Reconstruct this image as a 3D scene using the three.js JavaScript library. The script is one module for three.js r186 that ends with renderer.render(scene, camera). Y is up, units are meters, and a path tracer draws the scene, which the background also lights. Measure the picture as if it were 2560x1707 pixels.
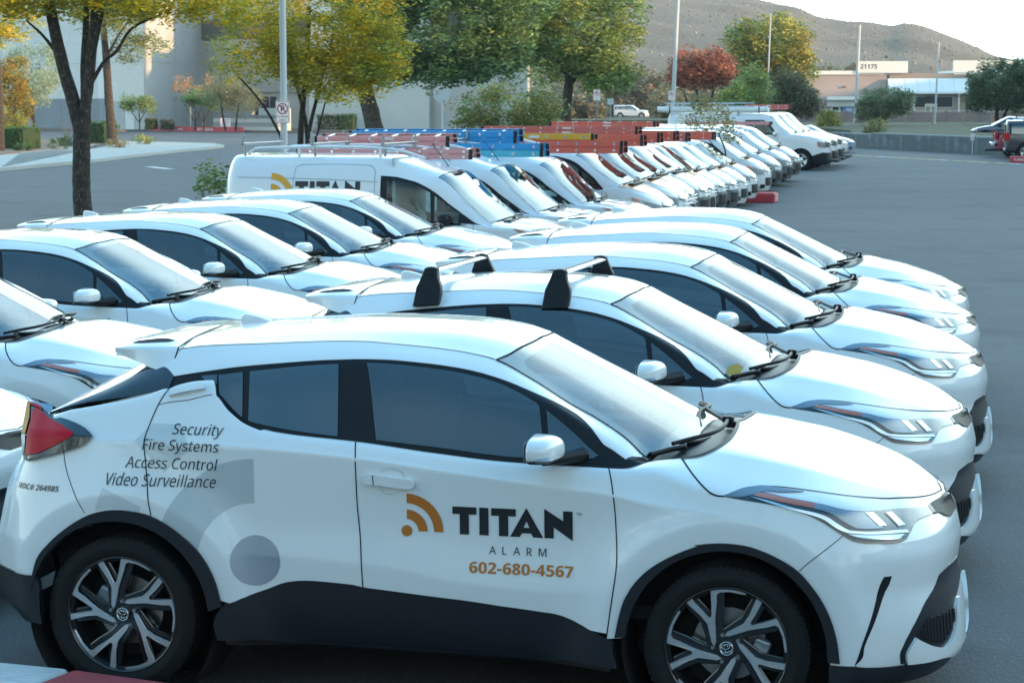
import * as THREE from 'three';
import { mergeGeometries, mergeVertices, toCreasedNormals } from 'three/addons/utils/BufferGeometryUtils.js';
import { RoundedBoxGeometry } from 'three/addons/geometries/RoundedBoxGeometry.js';
import { ImprovedNoise } from 'three/addons/math/ImprovedNoise.js';

const SKY = 1;
const smax = (a, b, k) => { const h = Math.max(0, k - Math.abs(a - b)) / k; return Math.max(a, b) + h * h * k * .25; };
const lerp = (a, b, u) => a + (b - a) * u, clamp = (x, a, b) => Math.min(b, Math.max(a, x)), sstep = (x, a, b) => { const u = clamp((x - a) / (b - a), 0, 1); return u * u * (3 - 2 * u); };
// ---- camera, sky, sun, exposure -------------------------------------------------------------------------
const scene = new THREE.Scene();
const camera = new THREE.PerspectiveCamera(17.638, 1024 / 682, .3, 4000);
camera.position.set(2.5426, 2.5362, 9.5675);
camera.rotation.set(-.10838, .23859, -.00172, 'YXZ');
camera.focus = 10.2; camera.userData.fStop = 15;
const renderer = new THREE.WebGLRenderer({ antialias: true });
renderer.toneMapping = THREE.LinearToneMapping; renderer.toneMappingExposure = 1.36;
renderer.shadowMap.enabled = true;
const SUN = new THREE.Vector3(.96, .15, .12).normalize();
{
  const W = 512, H = 256, d = new Float32Array(W * H * 4), n = new ImprovedNoise();
  for (let r = 0; r < H; r++) for (let c = 0; c < W; c++) {
    const up = ((r + .5) / H - .5) * Math.PI, az = ((c + .5) / W - .5) * 2 * Math.PI, x = Math.cos(az) * Math.cos(up), y = Math.sin(up), z = Math.sin(az) * Math.cos(up);
    const e = Math.max(0, up) * 180 / Math.PI, side = sstep(-z + .25 * x, -.9, .9), f = clamp(e / lerp(40, 62, side), 0, 1), low = 1 - f * f * (3 - 2 * f), glow = Math.pow(Math.max(0, x * SUN.x + y * SUN.y + z * SUN.z), 4);
    const wisp = .18 * n.noise(x * 2.2 + 5, y * 7, z * 2.2) + .09 * n.noise(x * 6, y * 18, z * 6);
    for (let q = 0; q < 3; q++) {                     // deep blue overhead, pale and bright low down, brightest beyond the cars towards the sunset
      const zen = [.13, .40, .70][q], hor = [1.42, 1.76, 1.72][q], sun = [1.3, 1.05, .7][q];
      let v = lerp(zen, hor, Math.pow(low, 1.15)) * lerp(1.0, 1.85, side) + sun * glow * low;
      v *= 1 + wisp * (.3 + low);
      if (y < 0) v = lerp(v, [.16, .17, .17][q], Math.min(1, -y * 14));
      d[(r * W + c) * 4 + q] = v * SKY;
    }
    d[(r * W + c) * 4 + 3] = 1;
  }
  const t = new THREE.DataTexture(d, W, H, THREE.RGBAFormat, THREE.FloatType);
  t.mapping = THREE.EquirectangularReflectionMapping; t.magFilter = t.minFilter = THREE.LinearFilter; t.needsUpdate = true;
  scene.background = t; scene.environment = t;
}
const sun = new THREE.DirectionalLight(new THREE.Color(1, .60, .28), 5);
sun.position.copy(SUN).multiplyScalar(120); sun.castShadow = true; sun.shadow.radius = 2;
Object.assign(sun.shadow.camera, { left: -140, right: 140, top: 140, bottom: -140, near: 1, far: 400 });
scene.add(sun);
scene.fog = new THREE.FogExp2(new THREE.Color(.82, .88, .92), .00016);
// ---- smooth curves and lofted surfaces ------------------------------------------------------------------
function curve(kn) {                                   // monotone cubic through knots [t, a, b, ...]
  const n = kn.length, m = kn[0].length - 1, D = kn.map(() => new Array(m).fill(0));
  for (let c = 0; c < m; c++) {
    const s = [];
    for (let i = 0; i < n - 1; i++) s.push((kn[i + 1][c + 1] - kn[i][c + 1]) / (kn[i + 1][0] - kn[i][0]));
    for (let i = 0; i < n; i++) {
      if (i === 0) D[i][c] = s[0] ?? 0; else if (i === n - 1) D[i][c] = s[n - 2];
      else if (s[i - 1] * s[i] <= 0) D[i][c] = 0;
      else { const h0 = kn[i][0] - kn[i - 1][0], h1 = kn[i + 1][0] - kn[i][0], w1 = 2 * h1 + h0, w2 = h1 + 2 * h0; D[i][c] = (w1 + w2) / (w1 / s[i - 1] + w2 / s[i]); }
    }
  }
  return (t) => {
    let i = 0; while (i < n - 2 && t > kn[i + 1][0]) i++;
    const h = kn[i + 1][0] - kn[i][0], u = Math.min(1, Math.max(0, (t - kn[i][0]) / h)), r = [];
    const u2 = u * u, u3 = u2 * u;
    for (let c = 0; c < m; c++) r.push((2 * u3 - 3 * u2 + 1) * kn[i][c + 1] + (u3 - 2 * u2 + u) * h * D[i][c] + (3 * u2 - 2 * u3) * kn[i + 1][c + 1] + (u3 - u2) * h * D[i + 1][c]);
    return r;
  };
}
const PLAN = curve([[0, 1], [.25, .985], [.5, .925], [.67, .84], [.8, .72], [.88, .6], [.94, .45], [.975, .3], [1, 0]]);
const PLAN3 = curve([[0, 1], [.25, .97], [.5, .87], [.67, .74], [.8, .58], [.9, .4], [.96, .25], [1, 0]]);
const PLAN2 = curve([[0, 1], [.3, .985], [.6, .93], [.8, .84], [.92, .7], [.97, .5], [1, 0]]);
// rings: [{k: knots [t, y, z], f: x of the nose, r: x of the tail}], t0..t1; sharp: rings that are creases; ends start at tf / tr
function loft(rings, { t0, t1, sharp = [], tf = 9, tr = -9, bump = null }) {
  const C = rings.map((r) => curve(r.k)), n = rings.length, sh = new Set(sharp);
  const cache = new Map();
  const row = (t) => {
    const key = Math.round(t * 1e6); let q = cache.get(key);
    if (q) return q;
    q = C.map((c, j) => {
      let [y, z, x = t] = c(t);
      if (t > tf && rings[j].f) { const w = (t - tf) / (t1 - tf); x = tf + (rings[j].f - tf) * w; z *= (rings[j].p ? PLAN3 : PLAN)(w)[0]; }
      if (t < tr && rings[j].r) { const w = (tr - t) / (tr - t0); x = tr + (rings[j].r - tr) * w; z *= PLAN2(w)[0]; }
      return [x, y, z];
    });
    const T = q.map((p, j) => [0, 1, 2].map((c) => {
      if (j === 0) return [q[1][c] - p[c], q[1][c] - p[c]];
      if (j === n - 1) return [p[c] - q[j - 1][c], p[c] - q[j - 1][c]];
      const a = p[c] - q[j - 1][c], b = q[j + 1][c] - p[c];
      if (sh.has(j)) return [a, b];
      const d = a * b <= 0 ? 0 : (2 * a * b) / (a + b);
      return [d, d];
    }));
    if (cache.size > 4000) cache.clear();
    cache.set(key, [q, T]);
    return [q, T];
  };
  const P = (t, v) => {
    t = Math.min(t1, Math.max(t0, t));
    const [q, T] = row(t), j = Math.min(n - 2, Math.max(0, Math.floor(v))), u = Math.min(1, Math.max(0, v - j)), u2 = u * u, u3 = u2 * u;
    const p = [0, 1, 2].map((c) => (2 * u3 - 3 * u2 + 1) * q[j][c] + (u3 - 2 * u2 + u) * T[j][c][1] + (3 * u2 - 2 * u3) * q[j + 1][c] + (u3 - u2) * T[j + 1][c][0]);
    return bump ? bump(p, t, v) : p;
  };
  const N = (t, v) => {
    const e = 4e-3, f = 2e-2, ta = Math.max(t0, t - e), tb = Math.min(t1, t + e), va = Math.max(0, v - f), vb = Math.min(n - 1, v + f);
    const a = P(ta, v), b = P(tb, v), c = P(t, va), d = P(t, vb), U = [b[0] - a[0], b[1] - a[1], b[2] - a[2]], V = [d[0] - c[0], d[1] - c[1], d[2] - c[2]];
    let x = U[1] * V[2] - U[2] * V[1], y = U[2] * V[0] - U[0] * V[2], z = U[0] * V[1] - U[1] * V[0], l = Math.hypot(x, y, z);
    if (l < 1e-9) return [0, 1, 0];
    return [x / l, y / l, z / l];
  };
  return { P, N, t0, t1, n: n - 1 };
}
// ---- materials ------------------------------------------------------------------------------------------
const std = (r, g, b, rough, o = {}) => new THREE.MeshStandardMaterial({ color: new THREE.Color(r, g, b), roughness: rough, ...o });
const phys = (r, g, b, rough, o = {}) => new THREE.MeshPhysicalMaterial({ color: new THREE.Color(r, g, b), roughness: rough, ...o });
let rs = 7; const rnd = () => { rs = (rs + 0x6d2b79f5) | 0; let t = Math.imul(rs ^ (rs >>> 15), 1 | rs); t = (t + Math.imul(t ^ (t >>> 7), 61 | t)) ^ t; return ((t ^ (t >>> 14)) >>> 0) / 4294967296; };
const rr = (a, b) => a + (b - a) * rnd();
const seed = (n) => { rs = n; };
const noise = new ImprovedNoise();
function tex(w, h, fn, { srgb = false, rep = null } = {}) {   // fn(x, y) -> [r, g, b] in 0..1, tiled
  const d = new Uint8Array(w * h * 4);
  for (let y = 0; y < h; y++) for (let x = 0; x < w; x++) { const c = fn(x / w, y / h); for (let k = 0; k < 3; k++) d[(y * w + x) * 4 + k] = clamp(c[k], 0, 1) * 255; d[(y * w + x) * 4 + 3] = 255; }
  const t = new THREE.DataTexture(d, w, h); t.wrapS = t.wrapT = THREE.RepeatWrapping; t.magFilter = THREE.LinearFilter; t.minFilter = THREE.LinearMipmapLinearFilter; t.generateMipmaps = true;
  if (srgb) t.colorSpace = THREE.SRGBColorSpace; if (rep) t.repeat.set(rep, rep); t.needsUpdate = true; return t;
}
const tn = (x, y, f, z = 0) => {                      // noise that tiles over 0..1
  const a = x, b = y, n = (u, v) => noise.noise(u * f, v * f, z);
  return n(a, b) * (1 - a) * (1 - b) + n(a - 1, b) * a * (1 - b) + n(a, b - 1) * (1 - a) * b + n(a - 1, b - 1) * a * b;
};
const M = {
  paint: phys(.71, .74, .74, .3, { clearcoat: 1, clearcoatRoughness: .03, name: 'white_paint' }),
  black: phys(.008, .0095, .012, .45, { specularIntensity: .5 }), gloss: phys(.01, .012, .014, .12, { clearcoat: 1, clearcoatRoughness: .04 }),
  plastic: phys(.012, .0145, .02, .42, { specularIntensity: .75 }), dark: std(.012, .012, .013, .8), rubber: phys(.011, .0115, .012, .8, { specularIntensity: .5 }), gap: std(.01, .01, .01, .9),
  glass: phys(.16, .2, .22, .0, { transmission: 1, thickness: 0, ior: 2.2 }), privacy: phys(.025, .033, .04, 0, { transmission: 1, thickness: 0, ior: 2.4 }), screen: phys(.62, .7, .7, 0, { transmission: 1, thickness: 0, ior: 2.4 }),
  frit: phys(.012, .014, .018, .1, { clearcoat: 1, clearcoatRoughness: .02 }),
  chrome: std(.75, .77, .78, .12, { metalness: 1 }), alloy: std(.6, .62, .65, .3, { metalness: .75 }), steel: std(.32, .33, .34, .4, { metalness: 1 }),
  red: phys(.46, .004, .014, .3, { specularIntensity: .45 }), amber: phys(.55, .12, .05, .3, { clearcoat: 1 }), orange: phys(.62, .25, .02, .3), clear: phys(.9, .93, .94, 0, { transmission: 1, thickness: 0, ior: 1.5 }),
  seat: std(.02, .021, .024, .85), bluegray: phys(.13, .17, .22, .25, { clearcoat: 1 }), lampin: std(.3, .34, .38, .25, { metalness: .6 }),
};
M.glass.name = 'tinted_glass'; M.privacy.name = 'privacy_glass';
// ---- naming ---------------------------------------------------------------------------------------------
const used = new Map();
const numbered = (n) => { const k = used.get(n) ?? 0; used.set(n, k + 1); return k ? n + '_' + String(k).padStart(3, '0') : n; };
function thing(name, label, category, [x, y, z] = [0, 0, 0], turn = 0, group) {
  const o = new THREE.Group(); o.name = numbered(name); o.position.set(x, y, z); o.rotation.y = turn; o.userData = { label, category }; if (group) o.userData.group = group; scene.add(o); return o;
}
function part(name, g, m, parent, label) {
  const o = new THREE.Mesh(Array.isArray(g) ? merge(g) : g, m); o.name = name; o.castShadow = o.receiveShadow = true; if (label) o.userData.label = label; (parent ?? scene).add(o); return o;
}
const structure = (name, g, m, parent) => { const o = part(name, g, m, parent); if (!parent) o.userData.kind = 'structure'; return o; };
const stuff = (name, g, m, parent, label) => { const o = part(name, g, m, parent, label); o.userData.kind = 'stuff'; return o; };
function dup(root, [x, y, z], turn, label, group) {
  const r = root.clone(); r.name = numbered(root.name.replace(/_\d{3}$/, '')); r.position.set(x, y, z); r.rotation.y = turn; r.userData = { ...root.userData, label }; if (group) r.userData.group = group; scene.add(r); return r;
}
const sub = (name, parent, [x, y, z] = [0, 0, 0]) => { const o = new THREE.Group(); o.name = name; o.position.set(x, y, z); parent.add(o); return o; };
function canvas(w, h, draw) { const c = document.createElement('canvas'); c.width = w; c.height = h; const x = c.getContext('2d'); draw(x, w, h); const t = new THREE.CanvasTexture(c); t.colorSpace = THREE.SRGBColorSpace; t.anisotropy = 8; return t; }
// ---- parts cut out of a lofted surface ------------------------------------------------------------------
const geo = (pos, nor, uv, idx) => {
  const g = new THREE.BufferGeometry();
  g.setAttribute('position', new THREE.Float32BufferAttribute(pos, 3));
  if (nor) g.setAttribute('normal', new THREE.Float32BufferAttribute(nor, 3));
  g.setAttribute('uv', new THREE.Float32BufferAttribute(uv ?? new Array(pos.length / 3 * 2).fill(0), 2));
  if (idx) g.setIndex(idx);
  if (!nor) g.computeVertexNormals();
  return g;
};
const VS = .13;                                       // metres per ring step, only for judging corners and lengths
function smooth(pts, closed = true, k = 4) {          // rounds a traced outline, keeps its corners
  const n = pts.length, out = [], at = (i) => (closed ? pts[(i + n) % n] : pts[clamp(i, 0, n - 1)]);
  const dir = (a, b) => { const x = b[0] - a[0], y = (b[1] - a[1]) * VS, l = Math.hypot(x, y) || 1; return [x / l, y / l, l]; };
  const corner = (i) => { if (!closed && (i <= 0 || i >= n - 1)) return true; const a = dir(at(i - 1), at(i)), b = dir(at(i), at(i + 1)); return a[0] * b[0] + a[1] * b[1] < .72; };
  for (let i = 0; i < (closed ? n : n - 1); i++) {
    const a = at(i), b = at(i + 1), L = dir(a, b)[2];
    const m = (j, s) => { if (corner(j)) return [b[0] - a[0], b[1] - a[1]]; const p = at(j - 1), q = at(j + 1), l = dir(p, at(j))[2] + dir(at(j), q)[2]; return [(q[0] - p[0]) * L / l, (q[1] - p[1]) * L / l]; };
    const A = m(i), B = m(i + 1), c = L < .02 ? 1 : k;
    for (let s = 0; s < c; s++) { const u = s / c, u2 = u * u, u3 = u2 * u; out.push([0, 1].map((d) => (2 * u3 - 3 * u2 + 1) * a[d] + (u3 - 2 * u2 + u) * A[d] + (3 * u2 - 2 * u3) * b[d] + (u3 - u2) * B[d])); }
  }
  if (!closed) out.push(pts[n - 1]);
  return out;
}
function clipTo(poly, lo, hi) {                       // a polygon cut to a rectangle
  for (const [c, s, lim] of [[0, 1, lo[0]], [0, -1, hi[0]], [1, 1, lo[1]], [1, -1, hi[1]]]) {
    const out = [];
    for (let i = 0; i < poly.length; i++) {
      const a = poly[i], b = poly[(i + 1) % poly.length], ia = (a[c] - lim) * s >= 0, ib = (b[c] - lim) * s >= 0;
      if (ia) out.push(a);
      if (ia !== ib) { const u = (lim - a[c]) / (b[c] - a[c]), p = [lerp(a[0], b[0], u), lerp(a[1], b[1], u)]; p[c] = lim; out.push(p); }
    }
    poly = out; if (poly.length < 3) return [];
  }
  return poly;
}
const inside = (poly, x, y) => { let r = false; for (let i = 0, j = poly.length - 1; i < poly.length; j = i++) { const a = poly[i], b = poly[j]; if ((a[1] > y) !== (b[1] > y) && x < (b[0] - a[0]) * (y - a[1]) / (b[1] - a[1]) + a[0]) r = !r; } return r; };
function keyhole(outer, holes) {                     // an outline with openings, as one ring
  const area = (p) => p.reduce((a, q, i) => { const r = p[(i + 1) % p.length]; return a + q[0] * r[1] - r[0] * q[1]; }, 0);
  let ring = area(outer) > 0 ? [...outer] : [...outer].reverse();
  for (const h of holes) {
    const q = area(h) < 0 ? h : [...h].reverse(); let bi = 0, bj = 0, bd = 1e9;
    ring.forEach((a, i) => q.forEach((b, j) => { const d = Math.hypot(a[0] - b[0], (a[1] - b[1]) * VS); if (d < bd) { bd = d; bi = i; bj = j; } }));
    ring = [...ring.slice(0, bi + 1), ...q.slice(bj), ...q.slice(0, bj + 1), ...ring.slice(bi)];
  }
  return ring;
}
// poly: outline in (t, v); off: metres out along the normal, or a function of (t, v); both: also on the other side of the car
function panel(S, poly, { off = 0, dt = .04, dv = .2, both = true, skirt = .012, raw = false, uv = null } = {}) {
  if (!raw) poly = smooth(poly);
  const pos = [], nor = [], tex = [], idx = [], key = new Map();
  const vert = (t, v) => {
    const k = Math.round(t * 1e5) + ',' + Math.round(v * 1e5); let i = key.get(k); if (i !== undefined) return i;
    const p = S.P(t, v), n = S.N(t, v), o = typeof off === 'function' ? off(t, v, p) : off;
    i = pos.length / 3; key.set(k, i);
    pos.push(p[0] + n[0] * o, p[1] + n[1] * o, Math.max(0, p[2] + n[2] * o)); nor.push(...n); tex.push(...(uv ? uv(p) : [p[0], p[1] + (n[1] > .7 ? p[2] : 0)]));
    return i;
  };
  let x0 = 1e9, x1 = -1e9, y0 = 1e9, y1 = -1e9;
  for (const [t, v] of poly) { x0 = Math.min(x0, t); x1 = Math.max(x1, t); y0 = Math.min(y0, v); y1 = Math.max(y1, v); }
  const tri = (a, b, c) => { if (a !== b && b !== c && a !== c) idx.push(a, b, c); };
  const i0 = Math.floor(x0 / dt), i1 = Math.ceil(x1 / dt), j0 = Math.floor(y0 / dv), j1 = Math.ceil(y1 / dv);
  const hit = new Set();
  for (let e = 0; e < poly.length; e++) {             // cells that the outline passes through
    const a = poly[e], b = poly[(e + 1) % poly.length], m = Math.ceil(Math.max(Math.abs(b[0] - a[0]) / dt, Math.abs(b[1] - a[1]) / dv) * 5) + 1;
    for (let s = 0; s <= m; s++) { const i = Math.floor(lerp(a[0], b[0], s / m) / dt), j = Math.floor(lerp(a[1], b[1], s / m) / dv); for (let q = -1; q <= 1; q++) for (let r = -1; r <= 1; r++) hit.add((i + q) * 4096 + j + r); }
  }
  for (let i = i0; i < i1; i++) for (let j = j0; j < j1; j++) {
    const lo = [i * dt, j * dv], hi = [(i + 1) * dt, (j + 1) * dv];
    if (!hit.has(i * 4096 + j)) { if (inside(poly, (lo[0] + hi[0]) / 2, (lo[1] + hi[1]) / 2)) { const a = vert(lo[0], lo[1]), b = vert(hi[0], lo[1]), c = vert(hi[0], hi[1]), d = vert(lo[0], hi[1]); tri(a, b, c); tri(a, c, d); } continue; }
    const c = clipTo(poly, lo, hi); if (c.length < 3) continue;
    const cc = c.filter((p, k) => { const q = c[(k + 1) % c.length]; return Math.abs(p[0] - q[0]) + Math.abs(p[1] - q[1]) > 1e-7; });
    if (cc.length < 3) continue;
    const v2 = cc.map((p) => new THREE.Vector2(p[0] / dt, p[1] / dv));
    const flip = THREE.ShapeUtils.area(v2) < 0; if (flip) { v2.reverse(); cc.reverse(); }
    const id = cc.map((p) => vert(p[0], p[1]));
    for (const [a, b, d] of THREE.ShapeUtils.triangulateShape(v2, [])) tri(id[a], id[b], id[d]);
  }
  // (t, v) runs the right way round when x forward, v up gives a normal outwards
  if (skirt) {                                        // the folded edge of the sheet
    const A = THREE.ShapeUtils.area(poly.map((p) => new THREE.Vector2(p[0], p[1]))) > 0, ring = A ? poly : [...poly].reverse(), s = pos.length / 3;
    ring.forEach(([t, v], i) => {
      const p = S.P(t, v), n = S.N(t, v), o = typeof off === 'function' ? off(t, v, p) : off, q = ring[(i + 1) % ring.length], r = ring[(i + ring.length - 1) % ring.length], pq = S.P(...q), pr = S.P(...r);
      const d = [pq[0] - pr[0], pq[1] - pr[1], pq[2] - pr[2]], m = [d[1] * n[2] - d[2] * n[1], d[2] * n[0] - d[0] * n[2], d[0] * n[1] - d[1] * n[0]], l = Math.hypot(...m) || 1;
      for (const k of [o, o - skirt]) { pos.push(p[0] + n[0] * k, p[1] + n[1] * k, Math.max(0, p[2] + n[2] * k)); nor.push(m[0] / l, m[1] / l, m[2] / l); tex.push(p[0], p[1]); }
    });
    for (let i = 0; i < ring.length; i++) { const a = s + 2 * i, b = s + 2 * ((i + 1) % ring.length); idx.push(a, a + 1, b, b, a + 1, b + 1); }
  }
  const g = geo(pos, nor, tex, idx);
  return both ? mirrored(g) : g;
}
function mirrored(g) {                                // the same again on the far side (z -> -z)
  const h = g.clone(), p = h.attributes.position, n = h.attributes.normal;
  for (let i = 0; i < p.count; i++) { p.setZ(i, -p.getZ(i)); n.setZ(i, -n.getZ(i)); }
  const x = h.index; for (let i = 0; i < x.count; i += 3) { const a = x.getX(i); x.setX(i, x.getX(i + 1)); x.setX(i + 1, a); }
  return mergeGeometries([g, h]);
}
function far(g) { const h = g.clone(), p = h.attributes.position, n = h.attributes.normal; for (let i = 0; i < p.count; i++) { p.setZ(i, -p.getZ(i)); n.setZ(i, -n.getZ(i)); } if (h.index) { const x = h.index; for (let i = 0; i < x.count; i += 3) { const a = x.getX(i); x.setX(i, x.getX(i + 1)); x.setX(i + 1, a); } } return h; }
// a strip of width w that follows a line on the surface: panel gaps, seams
function seam(S, line, w = .005, off = .0012, both = true) {
  const pts = smooth(line, false, 5), pos = [], nor = [], idx = [];
  pts.forEach(([t, v], i) => {
    const p = S.P(t, v), n = S.N(t, v), a = S.P(...pts[Math.max(0, i - 1)]), b = S.P(...pts[Math.min(pts.length - 1, i + 1)]), d = [b[0] - a[0], b[1] - a[1], b[2] - a[2]];
    const m = [n[1] * d[2] - n[2] * d[1], n[2] * d[0] - n[0] * d[2], n[0] * d[1] - n[1] * d[0]], l = Math.hypot(...m) || 1;
    for (const s of [-1, 1]) { for (let c = 0; c < 3; c++) pos.push(p[c] + n[c] * off + m[c] / l * s * w / 2); nor.push(...n); }
    if (i) { const q = 2 * i; idx.push(q - 2, q, q - 1, q, q + 1, q - 1); }
  });
  const g = geo(pos, nor, null, idx);
  return both ? mirrored(g) : g;
}
const tube = (pts, r, seg = 0, rad = 8) => { const g = new THREE.TubeGeometry(new THREE.CatmullRomCurve3(pts.map((p) => new THREE.Vector3(...p)), false, 'centripetal'), seg || Math.max(2, (pts.length - 1) * 4), r, rad); return g; };
const rod = (a, b, r0, r1 = r0, rad = 10) => { const A = new THREE.Vector3(...a), B = new THREE.Vector3(...b), d = B.clone().sub(A), g = new THREE.CylinderGeometry(r1, r0, d.length(), rad); g.applyQuaternion(new THREE.Quaternion().setFromUnitVectors(new THREE.Vector3(0, 1, 0), d.normalize())); g.translate((A.x + B.x) / 2, (A.y + B.y) / 2, (A.z + B.z) / 2); return g; };
const box = (x, y, z, w, h, d, r = 0) => { const g = r ? new RoundedBoxGeometry(w, h, d, 2, r) : new THREE.BoxGeometry(w, h, d); g.translate(x, y, z); return g; };
const merge = (l) => mergeGeometries(l.map((g) => { const h = g.index ? g.toNonIndexed() : g.clone(); for (const k of Object.keys(h.attributes)) if (!['position', 'normal', 'uv'].includes(k)) h.deleteAttribute(k); if (!h.attributes.uv) h.setAttribute('uv', new THREE.Float32BufferAttribute(new Float32Array(h.attributes.position.count * 2), 2)); return h; }));
// ---- the crossover's skin: x forward, y up, z out to its right side; wheel centres at x = +-1.32 -----------
const WHEELY = .328;
const crossLow = loft([
  { k: [[-2.1, .30, .76], [-1.7, .27, .78], [-.9, .2, .76], [.8, .18, .74], [1.75, .18, .78], [2.0, .175, .76], [2.2, .17, .7]], f: 2.19, r: -2.03 },
  { k: [[-2.1, .40, .84], [-1.7, .33, .86], [-.9, .29, .825], [.8, .27, .82], [1.75, .27, .865], [2.2, .265, .84]], f: 2.245, r: -2.07 },
  { k: [[-2.1, .5, .86], [-1.7, .45, .87], [-.9, .42, .85], [.8, .40, .85], [1.75, .42, .885], [2.2, .41, .86]], f: 2.235, r: -2.06 },
  { k: [[-2.1, .65, .86], [-1.7, .63, .885], [-.9, .62, .86], [-.24, .60, .862], [.28, .535, .862], [.6, .52, .86], [.85, .54, .865], [1.75, .58, .885], [2.2, .56, .85]], f: 2.20, r: -2.05 },
  { k: [[-2.1, .86, .84], [-1.7, .86, .87], [-1.0, .80, .85], [-.24, .80, .842], [.6, .74, .84], [.9, .76, .85], [1.75, .71, .88], [2.2, .68, .84]], f: 2.215, r: -1.99 },
  { k: [[-2.1, 1.0, .82], [-1.7, 1.06, .82], [-1.245, 1.085, .83], [-.7, 1.075, .848], [-.25, 1.048, .85], [.14, 1.006, .85], [.6, .96, .852], [.85, .938, .857], [1.0, .91, .868], [1.32, .88, .868], [1.7, .82, .85], [2.0, .78, .83], [2.2, .765, .8]], f: 2.2, r: -1.9 },
  { k: [[-2.1, 1.13, .72], [-1.8, 1.165, .69], [-1.5, 1.215, .70], [-1.25, 1.27, .695], [-1.1, 1.325, .672], [-.95, 1.34, .665], [-.85, 1.24, .72], [-.77, 1.18, .757], [-.65, 1.142, .785], [-.25, 1.11, .79], [.06, 1.077, .795], [.4, 1.05, .80], [.8, 1.04, .795], [1.0, 1.035, .77], [1.2, 1.0, .765], [1.32, .975, .765], [1.5, .955, .75], [1.75, .93, .74], [2.0, .892, .71], [2.1, .865, .69], [2.2, .835, .66]], f: 2.165, p: 1, r: -1.86 },
  { k: [[-2.1, 1.12, .5], [-1.1, 1.3, .5], [-.85, 1.2, .56], [-.65, 1.1, .56], [.8, 1.0, .56], [1.0, 1.09, .57], [1.2, 1.098, .57], [1.5, 1.058, .56], [1.8, .985, .55], [2.0, .925, .53], [2.1, .885, .5], [2.2, .85, .45]], f: 2.165, p: 1, r: -1.84 },
  { k: [[-2.1, 1.12, .25], [-1.1, 1.3, .25], [-.85, 1.2, .28], [-.65, 1.1, .28], [.8, 1.0, .28], [1.0, 1.13, .29], [1.2, 1.13, .29], [1.5, 1.075, .28], [1.8, .995, .27], [2.0, .933, .26], [2.1, .89, .24], [2.2, .85, .2]], f: 2.165, p: 1, r: -1.9 },
  { k: [[-2.1, 1.12, 0], [-1.1, 1.3, 0], [-.85, 1.2, 0], [-.65, 1.1, 0], [.8, 1.0, 0], [1.0, 1.14, 0], [1.2, 1.138, 0], [1.5, 1.082, 0], [1.8, 1.0, 0], [2.0, .936, 0], [2.1, .892, 0], [2.2, .85, 0]], f: 2.165, p: 1, r: -1.9 },
], { t0: -2.1, t1: 2.2, tf: 1.6, tr: -1.6, sharp: [3, 5],
  bump: (p, t, v) => {                                 // the flared wheel arches
    const w = 1 - sstep(v, 5.7, 6.7); if (w <= 0) return p;
    let z = p[2];
    for (const [cx, s, e, zm] of [[-1.32, .42, .535, .9], [1.32, .36, .53, .9]]) {
      const r = Math.hypot((p[0] - cx) * (p[0] < cx ? 1.0 : .94), p[1] - WHEELY); if (r > 1.1) continue;
      const q = zm - .10 * Math.max(0, e - r) * (e - r) - s * (Math.sqrt((r - e) * (r - e) + 2.5e-4) + r - e) / 2 - 1.5 * Math.pow(Math.max(0, .12 - p[1]), 2);
      const lim = t > 1.75 ? 1 - sstep(t, 1.75, 2.0) : t < -1.72 ? 1 - sstep(-t, 1.72, 1.95) : 1;
      z = lerp(z, smax(z, q, .035), w * lim);
    }
    return [p[0], p[1], z];
  } });
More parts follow.
